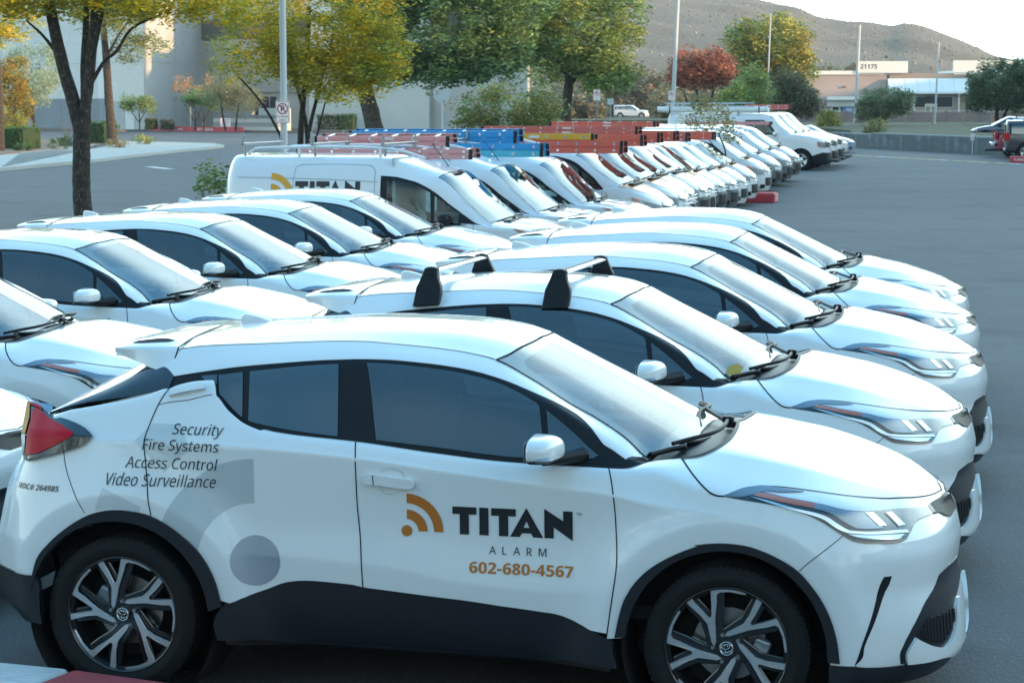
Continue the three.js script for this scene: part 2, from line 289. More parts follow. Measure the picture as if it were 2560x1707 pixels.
const crossTop = loft([
  { k: [[-1.85, 1.12, .64], [-1.74, 1.145, .65], [-1.37, 1.21, .675], [-1.17, 1.25, .69], [-1.0, 1.27, .7], [-.9, 1.23, .71], [-.77, 1.15, .76], [-.65, 1.12, .782], [-.25, 1.085, .79], [.06, 1.055, .795], [.4, 1.03, .797], [.8, 1.02, .788], [1.0, 1.02, .77], [1.2, 1.0, .74]] },
  { k: [[-1.85, 1.125, .63], [-1.74, 1.165, .64], [-1.5, 1.24, .632], [-1.2, 1.335, .63], [-1.04, 1.37, .63], [-.83, 1.399, .63], [-.41, 1.438, .628], [-.19, 1.443, .628], [0, 1.433, .63], [.18, 1.409, .632], [.32, 1.376, .64], [.48, 1.318, .655], [.65, 1.236, .682], [.8, 1.14, .71], [.95, 1.05, .735], [1.2, 1.005, .73]] },
  { k: [[-1.85, 1.13, .60], [-1.74, 1.18, .61], [-1.5, 1.28, .575], [-1.27, 1.40, .545], [-1.15, 1.46, .53], [-.8, 1.486, .525], [-.335, 1.508, .525], [-.15, 1.498, .525], [.056, 1.482, .525], [.19, 1.463, .528], [.27, 1.445, .53], [.43, 1.37, .55], [.6, 1.275, .58], [.72, 1.21, .61], [.86, 1.13, .65], [.95, 1.065, .68], [1.2, 1.01, .70]] },
  { k: [[-1.85, 1.15, .33], [-1.7, 1.23, .33], [-1.5, 1.335, .32], [-1.3, 1.44, .31], [-1.15, 1.495, .3], [-.8, 1.53, .3], [-.335, 1.553, .3], [0, 1.545, .3], [.2, 1.52, .3], [.3, 1.493, .3], [.43, 1.43, .31], [.6, 1.345, .33], [.86, 1.215, .36], [.95, 1.168, .37], [1.07, 1.11, .38], [1.2, 1.05, .39]] },
  { k: [[-1.85, 1.16, 0], [-1.7, 1.25, 0], [-1.5, 1.355, 0], [-1.3, 1.455, 0], [-1.15, 1.51, 0], [-.8, 1.54, 0], [-.335, 1.562, 0], [0, 1.556, 0], [.2, 1.536, 0], [.3, 1.512, 0], [.43, 1.455, 0], [.6, 1.375, 0], [.86, 1.248, 0], [1.07, 1.145, 0], [1.2, 1.08, 0]] },
], { t0: -1.85, t1: 1.2, sharp: [2] });

const crossLamp = loft([
  { k: [[0, .978, .80, -1.80], [.25, .992, .84, -1.75], [.4, 1.005, .852, -1.69], [.7, 1.032, .855, -1.59], [.9, 1.066, .845, -1.49], [1, 1.095, .826, -1.46]] },
  { k: [[0, 1.09, .765, -1.82], [.25, 1.096, .80, -1.75], [.4, 1.10, .815, -1.69], [.7, 1.105, .84, -1.58], [.9, 1.102, .84, -1.50], [1, 1.099, .824, -1.457]] },
  { k: [[0, 1.209, .61, -1.865], [.25, 1.198, .66, -1.777], [.4, 1.176, .705, -1.72], [.7, 1.158, .77, -1.593], [.9, 1.13, .805, -1.50], [1, 1.102, .822, -1.46]] },
], { t0: 0, t1: 1, sharp: [1] });
// outlines of the crossover's parts, as (t, v) on its skin
const TR = {
  bcut: [[-0.273,6.074],[-0.258,5.071],[-0.252,4.234],[-0.236,3.477],[-0.226,2.557],[-0.224,2.286],[-0.227,1.69]],
  rdcut: [[-1.144,5.834],[-1.18,5.555],[-1.21,5.202],[-1.216,4.987],[-1.203,4.692],[-1.186,4.389],[-1.161,3.85]],
  fdcut: [[0.816,6.009],[0.847,5.074],[0.862,4.23],[0.87,3.513],[0.855,2.929],[0.83,1.637]],
  hoodcut: [[1.098,6.595],[1.14,6.326],[1.189,6.054],[1.246,5.774],[1.275,5.732],[1.302,5.764]],
  hoodedge: [[1.302,5.764],[1.365,6.08],[1.411,6.185],[1.452,6.234],[1.543,6.274],[1.669,6.289],[1.796,6.307],[1.888,6.294],[1.978,6.309],[2.068,6.611],[2.132,7.346],[2.164,9]],
  lens: [[1.397,5.89],[1.44,6.047],[1.551,6.01],[1.692,5.928],[1.743,5.876],[1.836,5.795],[1.924,5.778],[2.018,5.8],[2.117,5.879],[2.133,5.568],[2.066,5.43],[2.04,5.251],[2.014,5.068],[1.984,4.96],[1.916,4.953],[1.835,5.005],[1.795,5.137],[1.742,5.362],[1.681,5.565],[1.586,5.705],[1.494,5.788]],
  lampblack: [[1.302,5.764],[1.357,5.885],[1.439,6.079],[1.551,6.027],[1.691,5.952],[1.836,5.81],[2.018,5.811],[2.117,5.895],[2.135,5.549],[2.09,5.474],[2.059,5.355],[2.037,5.134],[2.012,4.92],[1.983,4.823],[1.915,4.82],[1.835,4.85],[1.782,5.054],[1.681,5.442],[1.586,5.651],[1.495,5.734],[1.402,5.755]],
  brow: [[1.304,5.769],[1.365,6.08],[1.411,6.185],[1.458,6.238],[1.52,6.234],[1.619,6.229],[1.529,6.139],[1.475,6.124],[1.44,6.055],[1.394,5.896],[1.352,5.808]],
  amber: [[1.44,6.043],[1.552,6.001],[1.692,5.928],[1.68,5.783],[1.604,5.816],[1.493,5.89],[1.421,5.946]],
  lampchrome: [[1.407,5.891],[1.494,5.825],[1.598,5.707],[1.681,5.64],[1.731,5.529],[1.773,5.346],[1.813,5.219],[2.022,5.215],[2.032,5.138],[1.807,5.137],[1.76,5.242],[1.712,5.449],[1.668,5.538],[1.586,5.64],[1.494,5.761]],
  lampblue: [[1.669,5.913],[1.698,5.899],[1.836,5.771],[1.883,5.77],[1.921,5.455],[1.936,5.292],[1.838,5.296],[1.792,5.45],[1.75,5.655],[1.706,5.74],[1.671,5.765]],
  lampline: [[1.801,5.105],[2.014,5.108],[1.99,4.99],[1.841,5.033]],
  led1: [[1.871,5.728],[1.9,5.732],[1.948,5.345],[1.92,5.337]],
  led2: [[1.947,5.69],[1.97,5.691],[2.018,5.338],[1.994,5.299]],
  nosebar: [[2.117,5.879],[2.16,6.597],[2.184,9],[2.197,6.57],[2.192,5.501],[2.187,5.249],[2.156,5.557],[2.134,5.552]],
  slot: [[1.966,3.528],[1.938,3.523],[1.927,3.297],[1.914,2.877],[1.859,1.899],[1.823,1.189],[1.852,1.431],[1.859,1.704],[1.914,2.53],[1.958,3.245]],
  blade: [[2.142,3.228],[2.134,2.972],[2.079,2.542],[1.985,1.453],[1.983,1.054],[2,1.054],[2.002,1.39],[2.035,1.779],[2.086,1.452],[2.127,1.25],[2.153,1.414],[2.169,1.826],[2.17,2.163],[2.189,2.419],[2.199,2.616],[2.2,3.147],[2.181,3.385],[2.157,3.313]],
  mesh: [[2.168,2.197],[2.166,1.848],[2.151,1.602],[2.125,1.438],[2.089,1.546],[2.043,1.754],[2.072,2.043],[2.117,2.223]],
  lip: [[2.001,1.382],[2.035,1.739],[2.086,1.444],[2.127,1.235],[2.154,1.399],[2.17,1.817],[2.172,2.172],[2.185,2.321],[2.189,2.067],[2.192,1.651],[2.19,1.248],[2.2,0.304],[2.138,0.883],[2.064,0.98],[2,1.043]],
  tray: [[1.729,1.201],[1.824,1.18],[1.989,1.003],[2,1.043],[2.064,0.968],[2.147,0.751],[2.141,0.319],[2.036,0.175],[1.879,0.561],[1.734,0.708]],
  bumpcut: [[1.783,5.05],[1.711,4.392],[1.615,3.642]],
  facet: [[2.048,4.568],[2.08,5.278],[2.17,5.458],[2.188,4.655],[2.184,3.826],[2.128,3.843],[2.045,4.126]],
  silltop: [[-0.843,1.881],[-0.742,2.165],[-0.648,2.357],[-0.581,2.504],[-0.532,2.559],[-0.443,2.592],[-0.253,2.573],[-0.225,2.535],[-0.057,2.517],[0.209,2.51],[0.471,2.376],[0.601,2.283],[0.654,2.193],[0.695,2.069],[0.83,1.627]],
  sillmid: [[-0.844,1.634],[-0.741,1.937],[-0.583,2.164],[-0.493,2.252],[-0.255,2.23],[-0.227,2.205],[0.208,2.173],[0.47,2.053],[0.621,1.959],[0.83,1.581]],
  archR: [[-1.737,2.14],[-1.708,2.63],[-1.658,2.953],[-1.585,3.238],[-1.506,3.503],[-1.434,3.695],[-1.348,3.833],[-1.256,3.881],[-1.164,3.845],[-1.067,3.618],[-0.978,3.227],[-0.909,2.798],[-0.869,2.403],[-0.842,1.869]],
  archF: [[0.865,1.697],[0.887,2.439],[0.918,2.993],[0.987,3.384],[1.087,3.706],[1.209,4.035],[1.191,4.039],[1.285,4.163],[1.377,4.201],[1.439,4.155],[1.532,3.947],[1.612,3.631],[1.686,3.049],[1.731,2.514],[1.758,1.895],[1.77,1.265]],
  tail: [[-2.027,5.92],[-2.054,5.971],[-2.071,5.98],[-2.079,5.983],[-1.587,5.614],[-1.503,5.332],[-1.465,5.162],[-1.478,4.99],[-1.502,4.922],[-1.552,4.872],[-1.604,4.823],[-1.782,4.738],[-1.938,4.684],[-2.012,5.215],[-2.015,5.604],[-2.021,5.852]],
  tailred: [[-2.018,5.77],[-2.056,5.972],[-1.872,6.176],[-1.584,5.524],[-1.53,5.266],[-1.537,5.102],[-1.589,4.914],[-1.724,4.805],[-1.923,4.894],[-2.022,5.371]],
  tailtop: [[-2.025,5.903],[-2.05,5.969],[-2.054,5.971],[-2.018,5.782]],
  tailamber: [[-2.02,5.837],[-2.024,5.896],[-2.017,5.729],[-2.013,5.379],[-2.012,5.322]],
  rbumpblack: [[-1.978,2.105],[-1.864,2.189],[-1.737,2.223],[-1.698,2.082],[-1.697,1.185],[-1.816,1.158],[-2.021,0.363]],
  rseam: [[-1.593,4.822],[-1.572,4.476],[-1.532,4.114],[-1.469,3.687]],
  handle: [[-0.223,4.666],[-0.215,4.741],[-0.176,4.777],[-0.056,4.775],[-0.009,4.782],[0.005,4.719],[0,4.639],[-0.03,4.602],[-0.157,4.604],[-0.216,4.606]],
  cup: [[-0.155,4.782],[-0.129,4.884],[-0.095,4.915],[-0.056,4.88],[-0.04,4.78],[-0.054,4.588],[-0.057,4.545],[-0.098,4.462],[-0.131,4.474],[-0.157,4.59]],
  rhandrec: [[-1.154,6.496],[-1.234,7.611],[-1.166,7.661],[-1.084,7.142]],
  rhand: [[-1.117,5.683],[-1.101,5.816],[-1.074,7.076],[-0.985,5.712]],
  rhandbase: [[-1.172,5.542],[-1.138,5.823],[-1.012,6.415],[-0.925,5.636]],
  title: [[0.164,4.392],[0.163,3.888],[0.676,4.006],[0.677,4.571],[0.598,4.032],[0.196,3.913]],
  titleT: [[-0.054,4.498],[-0.033,4.51],[-0.035,3.811],[0.125,3.885],[-0.034,3.821]],
  alarm: [[0.32,3.623],[0.338,3.759],[0.559,3.667],[0.558,3.82]],
  phone: [[0.236,3.212],[0.238,3.424],[0.676,3.304],[0.685,3.507]],
  text1: [[-1.097,5.131],[-0.862,5.195],[-1.096,5.262]],
  text2: [[-1.228,4.879],[-0.87,4.905],[-1.228,5.036]],
  text3: [[-1.291,4.598],[-0.876,4.637],[-1.275,4.76]],
  text4: [[-1.375,4.32],[-0.882,4.374],[-1.388,4.477]],
  roc: [[-1.89,3.968],[-1.594,4.013],[-1.882,4.076],[-1.595,4.131]],
  dot: [[-0.703,2.89],[-0.808,2.896],[-0.592,2.906],[-0.716,3.48],[-0.703,2.928]],
  fcap: [[-0.716,3.506],[-0.809,2.98],[-0.591,2.897],[-0.686,2.417]],
  arc1: [[-0.728,4.822],[-0.731,4.156],[-0.936,3.092],[-0.819,4.041],[-0.861,4.495]],
  arc2: [[-1.405,3.793],[-1.393,4.057],[-1.199,3.946],[-1.188,4.126],[-1.098,3.812],[-1.074,4.07],[-0.943,3.014],[-0.952,2.596],[-1.658,3.276],[-1.262,4.814],[-1.089,4.569]],
  dlobot: [[-1.059,7.033],[-0.923,5.665],[-0.864,5.695],[-0.816,5.727],[-0.77,5.754],[-0.696,5.79],[-0.624,6.726],[-0.447,6.372],[-0.286,6.327],[0.046,6.343],[0.375,6.421],[0.573,6.398],[0.815,6.004]],
  fendertop: [[0.817,6.017],[0.83,7.063],[0.919,6.343],[0.98,6.443],[1.098,6.595]],
  hoodrear: [[1.101,6.578],[1.173,6.715],[1.226,7.022],[1.261,7.613],[1.258,8.492],[1.243,9]],
  wbase: [[0.974,2.021],[1.019,2.428],[1.058,2.693],[1.115,3.054],[1.106,3.59],[1.103,4]],
  wip1: [[0.962,2.075],[1.051,2.488],[1.087,2.681],[1.059,2.663],[1.111,2.941],[1.15,3.313]],
  arm1: [[1.05,6.923],[1.129,7.21],[1.195,7.484],[1.22,7.878],[1.217,8.512]],
  wip2: [[1.115,3.043],[1.112,3.626],[1.106,4],[1.13,4]],
  arm2: [[1.139,8.461],[1.143,9],[1.196,9]],
  cowlbox: [[1.199,7.991],[1.22,8.609],[1.245,8.25],[1.201,7.5]],
  antenna: [[-1.098,3.888],[-1.105,4],[-0.914,3.846]],
  dlotop: [[-1.155,1.001],[-1.036,0.973],[-0.824,1.004],[-0.614,0.993],[-0.407,1.006],[-0.311,1.023],[-0.186,1.015],[-0.009,1.006],[0.186,1.023],[0.328,1.027],[0.489,1.071],[0.654,1.312],[0.777,0.744],[0.827,0.743],[0.879,0.726]],
  rearpane: [[-0.797,0.851],[-0.608,0.871],[-0.395,0.892],[-0.359,0.096],[-0.465,0.1],[-0.569,0.109],[-0.674,0.12],[-0.77,0.105]],
  qpane1: [[-0.941,0.781],[-0.829,0.841],[-0.801,0.102],[-0.868,0.127],[-0.924,0.266]],
  qpane0: [[-1.023,0.794],[-0.947,0.792],[-0.936,0.29],[-0.98,0.491]],
  frontpane: [[-0.268,0.911],[-0.005,0.89],[0.19,0.895],[0.333,0.882],[0.491,0.781],[0.5,0.744],[0.541,0.147],[0.389,0.113],[0.057,0.111],[-0.188,0.102]],
  ftri: [[0.532,0.737],[0.648,0.593],[0.766,0.393],[0.74,0.285],[0.567,0.134]],
  mirtri: [[0.768,0.701],[0.879,0.726],[0.92,0.594],[0.816,0.146],[0.779,0.501]],
  header: [[0.275,1.999],[0.319,2.558],[0.348,3.407],[0.355,4],[0.368,4]],
  wedge: [[0.277,1.979],[0.433,2],[0.606,2.009],[0.726,2.083],[0.879,2.075],[0.973,2.029]],
  fritin: [[0.36,2.324],[0.359,2.147],[0.535,2.029],[0.742,1.772]],
  pillar: [[0.879,0.726],[0.938,2.064],[0.973,2.029]],
  spoilerseam: [[-1.228,1.53],[-1.205,1.669],[-1.188,2.209],[-1.181,3.004]],
  cpanel: [[-1.231,1.532],[-1.191,1.318],[-1.155,1.001],[-1.167,0.446],[-1.375,0.544],[-1.752,1.367]],
  glassedge: [[-1.453,2.982],[-1.369,1.754],[-1.811,3.861],[-1.833,2.475]],
};
// ---- the white crossover --------------------------------------------------------------------------------
const L = crossLow, T = crossTop;
const onSide = (x, y) => {                            // (t, v) of the point of the flank at (x, y)
  let t = x, v = 3; for (let k = 0; k < 30; k++) { let lo = 0, hi = 6; for (let q = 0; q < 26; q++) { const m = (lo + hi) / 2; if (L.P(t, m)[1] < y) lo = m; else hi = m; } v = lo; t = clamp(t + x - L.P(t, v)[0], L.t0, L.t1); } return [t, v];
};
const arc = (cx, r, a0, a1, n = 26, sx = 1) => Array.from({ length: n + 1 }, (_, i) => { const a = (a0 + (a1 - a0) * i / n) * Math.PI / 180; return onSide(cx + r * sx * Math.cos(a), WHEELY + r * Math.sin(a)); });
const RIM = .252, TYRE = .342;
function tyreGeometry(w = .112, R = TYRE, rim = RIM) {
  const p = [[rim - .02, -w * .7], [rim, -w * .82], [rim + .012, -w * .93], [rim + .04, -w * 1.04], [R - .035, -w * .99], [R - .012, -w * .88], [R - .003, -w * .72], [R, -w * .3]];
  const prof = [...p, ...[...p].reverse().map(([r, x]) => [r, -x])].map(([r, x]) => new THREE.Vector2(r, x));
  const g = new THREE.LatheGeometry(new THREE.SplineCurve(prof).getPoints(40), 72); g.rotateX(Math.PI / 2); return g;
}
function treadBlocks(w = .112, R = TYRE) {            // the cut shoulder of the tread
  const l = []; for (let i = 0; i < 78; i++) { const a = i / 78 * Math.PI * 2, b = new THREE.BoxGeometry(.016, .009, w * .36); b.rotateZ(.12); b.translate(0, R - .0058, w * .66); b.rotateZ(a); l.push(b); } return merge(l);
}
function spokeShape(k) {                              // one machined Y, rim radius 1
  const P = [[-.45, .89], [-.36, .93], [-.25, .74], [-.16, .56], [-.105, .56], [-.05, .76], [0, .995], [.1, .99], [.26, .955], [.42, .90], [.55, .835], [.535, .80], [.3, .905], [.13, .935], [.07, .90], [.04, .78], [-.03, .6], [-.075, .47], [-.145, .15], [-.185, .08], [-.215, .15], [-.2, .46], [-.27, .62]];
  const s = new THREE.Shape(); P.forEach(([x, y], i) => (i ? s.lineTo(x * k, y * k) : s.moveTo(x * k, y * k))); return s;
}
function spokeBack(k) { const P = [[-.5, .86], [-.3, .95], [-.1, .62], [.02, .99], [.2, .97], [.12, .7], [0, .4], [-.02, .05], [-.28, .1], [-.30, .5]]; const s = new THREE.Shape(); P.forEach(([x, y], i) => (i ? s.lineTo(x * k, y * k) : s.moveTo(x * k, y * k))); return s; }
const wheelKit = (() => {
  const R = RIM - .004, face = [], back = [];
  const f0 = new THREE.ExtrudeGeometry(spokeShape(R), { depth: .004, bevelEnabled: true, bevelThickness: .003, bevelSize: .002, bevelSegments: 1 }), b0 = new THREE.ExtrudeGeometry(spokeBack(R * .985), { depth: .03, bevelEnabled: true, bevelThickness: .006, bevelSize: .006, bevelSegments: 2 });
  { const p = f0.attributes.position; for (let i = 0; i < p.count; i++) { const r = Math.hypot(p.getX(i), p.getY(i)) / R; p.setZ(i, p.getZ(i) - .012 * Math.pow(1 - Math.min(1, r), 1.4)); } f0.computeVertexNormals(); }
  for (let i = 0; i < 5; i++) { const a = f0.clone(); a.rotateZ(i * Math.PI * .4); face.push(a); const b = b0.clone(); b.translate(0, 0, -.05); b.rotateZ(i * Math.PI * .4); back.push(b); }
  const barrel = new THREE.LatheGeometry([[RIM + .004, .012], [RIM + .001, .016], [RIM - .006, .012], [RIM - .012, -.01], [RIM - .03, -.05], [RIM - .035, -.16]].map(([r, y]) => new THREE.Vector2(r, y)), 72); barrel.rotateX(Math.PI / 2);
  const lip = new THREE.TorusGeometry(RIM - .001, .0028, 8, 80); lip.translate(0, 0, .008);
  const hub = new THREE.CylinderGeometry(.075, .085, .03, 40); hub.rotateX(Math.PI / 2); hub.translate(0, 0, -.025);
  const disc = new THREE.CylinderGeometry(.15, .15, .02, 48); disc.rotateX(Math.PI / 2); disc.translate(0, 0, -.1);
  const well = new THREE.CircleGeometry(RIM - .03, 40); well.translate(0, 0, -.15);
  const cap = new THREE.CylinderGeometry(.031, .033, .02, 32); cap.rotateX(Math.PI / 2); cap.translate(0, 0, -.008);
  const ring = [new THREE.TorusGeometry(.027, .0022, 8, 36), new THREE.TorusGeometry(.0165, .0018, 8, 30).scale(1, .62, 1).translate(0, .008, 0), new THREE.TorusGeometry(.0165, .0018, 8, 30).scale(.5, 1, 1), new THREE.TorusGeometry(.024, .0018, 8, 30).scale(1, .72, 1)].map((g) => g.translate(0, 0, .004));
  const nuts = Array.from({ length: 5 }, (_, i) => { const g = new THREE.CylinderGeometry(.0085, .0095, .02, 6); g.rotateX(Math.PI / 2); const a = (i + .28) * Math.PI * .4; g.translate(Math.cos(a) * .0575, Math.sin(a) * .0575, -.004); return g; });
  const caliper = new THREE.BoxGeometry(.07, .12, .05); caliper.translate(.125, .02, -.085);
  return { tyre: tyreGeometry(), tread: treadBlocks(), rim: merge([barrel, ...back, hub]), face: merge([...face, lip]), disc, well, cap, ring: merge(ring), nuts, caliper: new RoundedBoxGeometry(.075, .12, .05, 3, .015).translate(.125, .02, -.075) };
})();
function wheelAt(parent, x, side, turn, front) {
  const w = sub('wheel', parent, [x, WHEELY, side * .856]); w.rotation.z = 0; if (side < 0) w.rotation.y = Math.PI;
  const t = part('tyre', wheelKit.tyre, M.rubber, w); t.position.z = -.083; const tb = part('tread', wheelKit.tread, M.rubber, w); tb.position.z = -.083;
  const r = (n, g, m) => { const o = part(n, g, m, w); o.rotation.z = turn; return o; };
  r('rim', wheelKit.rim, M.gloss); r('spoke_face', wheelKit.face, M.alloy); part('brake_disc', wheelKit.disc, M.steel, w); part('wheel_well_plate', wheelKit.well, M.dark, w); r('centre_cap', wheelKit.cap, M.gloss); r('emblem', wheelKit.ring, M.chrome);
  for (const n of wheelKit.nuts) r('wheel_nut', n, M.steel);
  const c = part('brake_caliper', wheelKit.caliper, M.lampin, w); c.rotation.z = front ? -.35 : 2.6;
  return w;
}
const rev = (l) => [...l].reverse();
const lineV = (line) => { const c = [...line].sort((a, b) => a[0] - b[0]); return (t) => { if (t <= c[0][0]) return c[0][1]; for (let i = 1; i < c.length; i++) if (t <= c[i][0]) return lerp(c[i - 1][1], c[i][1], (t - c[i - 1][0]) / Math.max(1e-6, c[i][0] - c[i - 1][0])); return c[c.length - 1][1]; }; };
function makeCrossover(label) {
  const sides = (name, S, poly, opt, m, parent) => { const g = panel(S, poly, { ...opt, both: false }), a = part(name, g, m, parent); return [a, part(name, far(g), m, parent)]; };
  const o = thing('crossover_car', label, 'car');
  const AR = .43, AF = .425;
  // painted panels
    sides('rear_quarter', L, [...smooth(TR.rdcut, false), ...arc(-1.32, AR, 74, 166, 18), [-1.76, 1.72], [-1.95, 1.75], [-2.1, 1.8], [-2.1, 8.99], [-1.86, 8.99], [-1.78, 6.02], [-1.5, 6.02], [-1.2, 6.02]], { raw: true, dt: .0125, dv: .0625 }, M.paint, o);
  sides('rear_door', L, [...smooth(TR.bcut, false), [-.23, 1.95], [-.8, 1.95], ...arc(-1.32, AR, 14, 72, 16), ...rev(smooth(TR.rdcut, false)), [-1.0, 6.03], ...smooth(TR.dlobot.filter((p) => p[0] < -.28), false)], { raw: true, dt: .0125, dv: .0625 }, M.paint, o);
  sides('front_door', L, [...rev(smooth(TR.bcut, false)), ...TR.dlobot.filter((p) => p[0] > -.2 && p[0] < .8), ...smooth(TR.fdcut, false), [.83, 1.8], [.6, 1.95], [-.22, 1.95]], { raw: true, dt: .0125, dv: .0625 }, M.paint, o);
  const he = TR.hoodedge, k = he.findIndex((p) => p[0] > 1.64);
  sides('front_fender', L, [...rev(smooth(TR.fdcut, false)), ...TR.fendertop.filter((p) => p[0] > .83 || p[1] > 5.9).slice(1), ...smooth(TR.hoodcut, false), ...he.slice(1, k + 1), TR.bumpcut[0], TR.bumpcut[1], TR.bumpcut[2], ...arc(1.32, AF, 50, 176, 20)], { raw: true, dt: .0125, dv: .0625 }, M.paint, o);
  part('front_bumper', panel(L, [...rev(TR.bumpcut), ...he.slice(k), [2.2, 8.99], [2.2, .4], [1.9, .4], [1.76, .45], ...arc(1.32, AF, -4, 50, 12)], { raw: true, dt: .02 }), M.paint, o);
  part('hood', panel(L, [...smooth(TR.hoodcut, false), ...smooth(he, false), [2.19, 8.99], [1.2, 8.99], ...rev(smooth(TR.hoodrear, false))], { raw: true, dt: .03 }), M.paint, o);
  const header = [...TR.header.slice(0, 4), [.36, 4]], rearEdge = TR.spoilerseam;
  part('roof_panel', panel(T, [...smooth(header, false), [-1.2, 4], [-1.185, 3], [-1.19, 2.4], [-1.19, 2.02], [-.5, 2.01], [.27, 2.01]], { raw: true }), M.paint, o);
  sides('roof_rail', T, [...smooth(TR.dlotop, false), ...TR.pillar.slice(1), ...rev(smooth(TR.wedge, false)).slice(1), [.2, 2], [-.5, 2], [-1.18, 2], ...rev(TR.spoilerseam.slice(0, 2)), [-1.19, 1.3]], { raw: true, skirt: .01 }, M.paint, o);
  part('headliner', panel(T, [...smooth(header, false), [-1.2, 4], [-1.185, 3], [-1.19, 2.1], [.27, 2.1]], { raw: true, off: -.035, dt: .08, dv: .5, skirt: 0 }), M.seat, o);
  // dark trim and glass of the cabin
  sides('window_trim', T, keyhole([...smooth(TR.dlotop, false), ...TR.pillar.slice(2), [.97, .3], [.9, .0], [-.6, 0], [-1.14, 0], [-1.17, .3]], [TR.rearpane, TR.qpane1, TR.qpane0, TR.frontpane, TR.ftri].map((l) => smooth(l))), { raw: true, off: -.003, skirt: .015 }, M.black, o);
  sides('rear_pillar_panel', T, TR.cpanel, { off: .002 }, M.frit, o);
  part('rear_window', panel(T, [[-1.19, 1.75], [-1.2, 2], [-1.2, 4], [-1.84, 4], [-1.84, .6], [-1.75, .9], [-1.4, .95], [-1.2, 1.3]], { raw: true, off: -.004 }), M.frit, o);
  const win = sub('side_glass', o);
  sides('rear_door_window', T, TR.rearpane, { off: .001 }, M.privacy, win); sides('rear_quarter_window', T, TR.qpane1, { off: .001 }, M.privacy, win); sides('rear_corner_window', T, TR.qpane0, { off: .001 }, M.privacy, win);
  sides('front_door_window', T, TR.frontpane, { off: .001 }, M.glass, win); sides('front_quarter_window', T, TR.ftri, { off: .001 }, M.glass, win);
  const wb = [...TR.wbase.slice(0, 5), [1.112, 4]];
  const ws = part('windshield', panel(T, [...smooth(header, false), ...rev(smooth(wb, false)), ...rev(smooth(TR.wedge, false)).slice(1)], { raw: true, skirt: 0, dt: .03 }), M.screen, o);
  part('frit_band', panel(T, [...TR.wedge.slice(0, 6), [.99, 2.2], [.94, 2.28], [.72, 2.33], [.5, 2.3], [.40, 2.34], [.375, 2.5], [.39, 3], [.40, 4], [.36, 4], ...rev(TR.header.slice(1, 4))], { raw: true, off: -.003, skirt: 0 }), M.frit, ws);
  part('cowl', panel(L, [[.84, 6.1], ...TR.fendertop.slice(2), ...TR.hoodrear.slice(1), [1.25, 9], [.95, 9], [.9, 6.2]], { raw: true, off: -.028, skirt: .03 }), M.plastic, o);
  part('cowl_lip', [seam(L, TR.hoodrear, .016, .004)], M.black, o);
  // seams
  for (const [S, l, w = .005, d = .0022] of [[L, TR.bcut], [L, TR.rdcut], [L, TR.fdcut], [L, TR.hoodcut, .007], [L, TR.hoodedge, .006], [L, TR.bumpcut, .003], [L, TR.rseam, .003], [T, header, .008, .002], [T, [[-1.18, 2.0], [-.8, 2], [-.3, 2], [.1, 2], [.27, 2]], .004, .002], [T, TR.wedge, .01, .003], [L, TR.fendertop.filter((p) => p[0] > .83 || p[1] > 5.9).slice(1), .006]]) { const g = seam(S, l, w, d, false); part('panel_gap', g, M.gap, o); part('panel_gap', far(g), M.gap, o); }
  // cladding
  const ring = (line, cx, r, a0, a1) => [...smooth(line, false), ...arc(cx, r, a0, a1, 28)];
  sides('wheel_arch_trim', L, ring(TR.archR, -1.32, .418, 6, 168), { raw: true, off: .012, skirt: .05 }, M.plastic, o);
  sides('wheel_arch_trim', L, ring(TR.archF, 1.32, .412, -3, 175), { raw: true, off: .012, skirt: .05 }, M.plastic, o);
  const vt = lineV(TR.silltop), vm = lineV(TR.sillmid);
  sides('sill_cladding', L, [...smooth(TR.silltop, false), [.86, 1.6], [.88, .6], [.7, .72], [-.7, .72], [-.86, .6], [-.87, 1.3]], { raw: true, dv: .1, off: (t, v) => { const a = vt(t), b = vm(t); return -.004 + .052 * clamp((a - v) / Math.max(.05, a - b), 0, 1) - .03 * clamp((b - v) / 1.1, 0, 1); }, skirt: .03 }, M.plastic, o);
  part('rear_bumper_cladding', panel(L, [[-2.1, 1.75], ...TR.rbumpblack.slice(0, 3), TR.rbumpblack[3], [-1.69, .1], [-2.1, .1]], { raw: true, off: .01, skirt: .03 }), M.plastic, o);
  part('bumper_tray', panel(L, [...TR.tray.slice(0, 5), [2.12, .9], [2.2, .55], [2.2, 0], [1.74, 0]], { raw: true, off: .008, dt: .02 }), M.plastic, o);
  sides('bumper_slot', L, TR.slot, { off: .002 }, M.black, o);
  part('bumper_blade', panel(L, TR.blade, { off: .003, dt: .02 }), M.plastic, o);
  const mesh = sides('fog_grille', L, TR.mesh, { off: .006, dt: .02 }, M.dark, o);
  { const q = []; for (let i = 0; i < 16; i++) for (let j = 0; j < 16; j++) { const t = 2.06 + i * .0105, v = .95 + j * .075 + (i % 2) * .0375; if (!inside(TR.mesh, t, v)) continue; const p = L.P(t, v), n = L.N(t, v), g = new THREE.TorusGeometry(.0125, .0022, 5, 6); g.lookAt(new THREE.Vector3(...n)); g.translate(p[0] + n[0] * .009, p[1] + n[1] * .009, p[2] + n[2] * .009); q.push(g); } if (q.length) { part('grille_mesh', merge(q), M.black, mesh[0]); part('grille_mesh', merge(q.map(far)), M.black, mesh[1]); } }
  part('bumper_lip', panel(L, TR.lip, { off: .016, skirt: .02, dt: .02 }), M.paint, o);
  part('grille_bar', panel(L, [...TR.nosebar.slice(0, 3), [2.19, 7.5], [2.2, 6.2], [2.2, 5.3], ...TR.nosebar.slice(5)], { raw: true, off: .006, dt: .02 }), M.black, o);
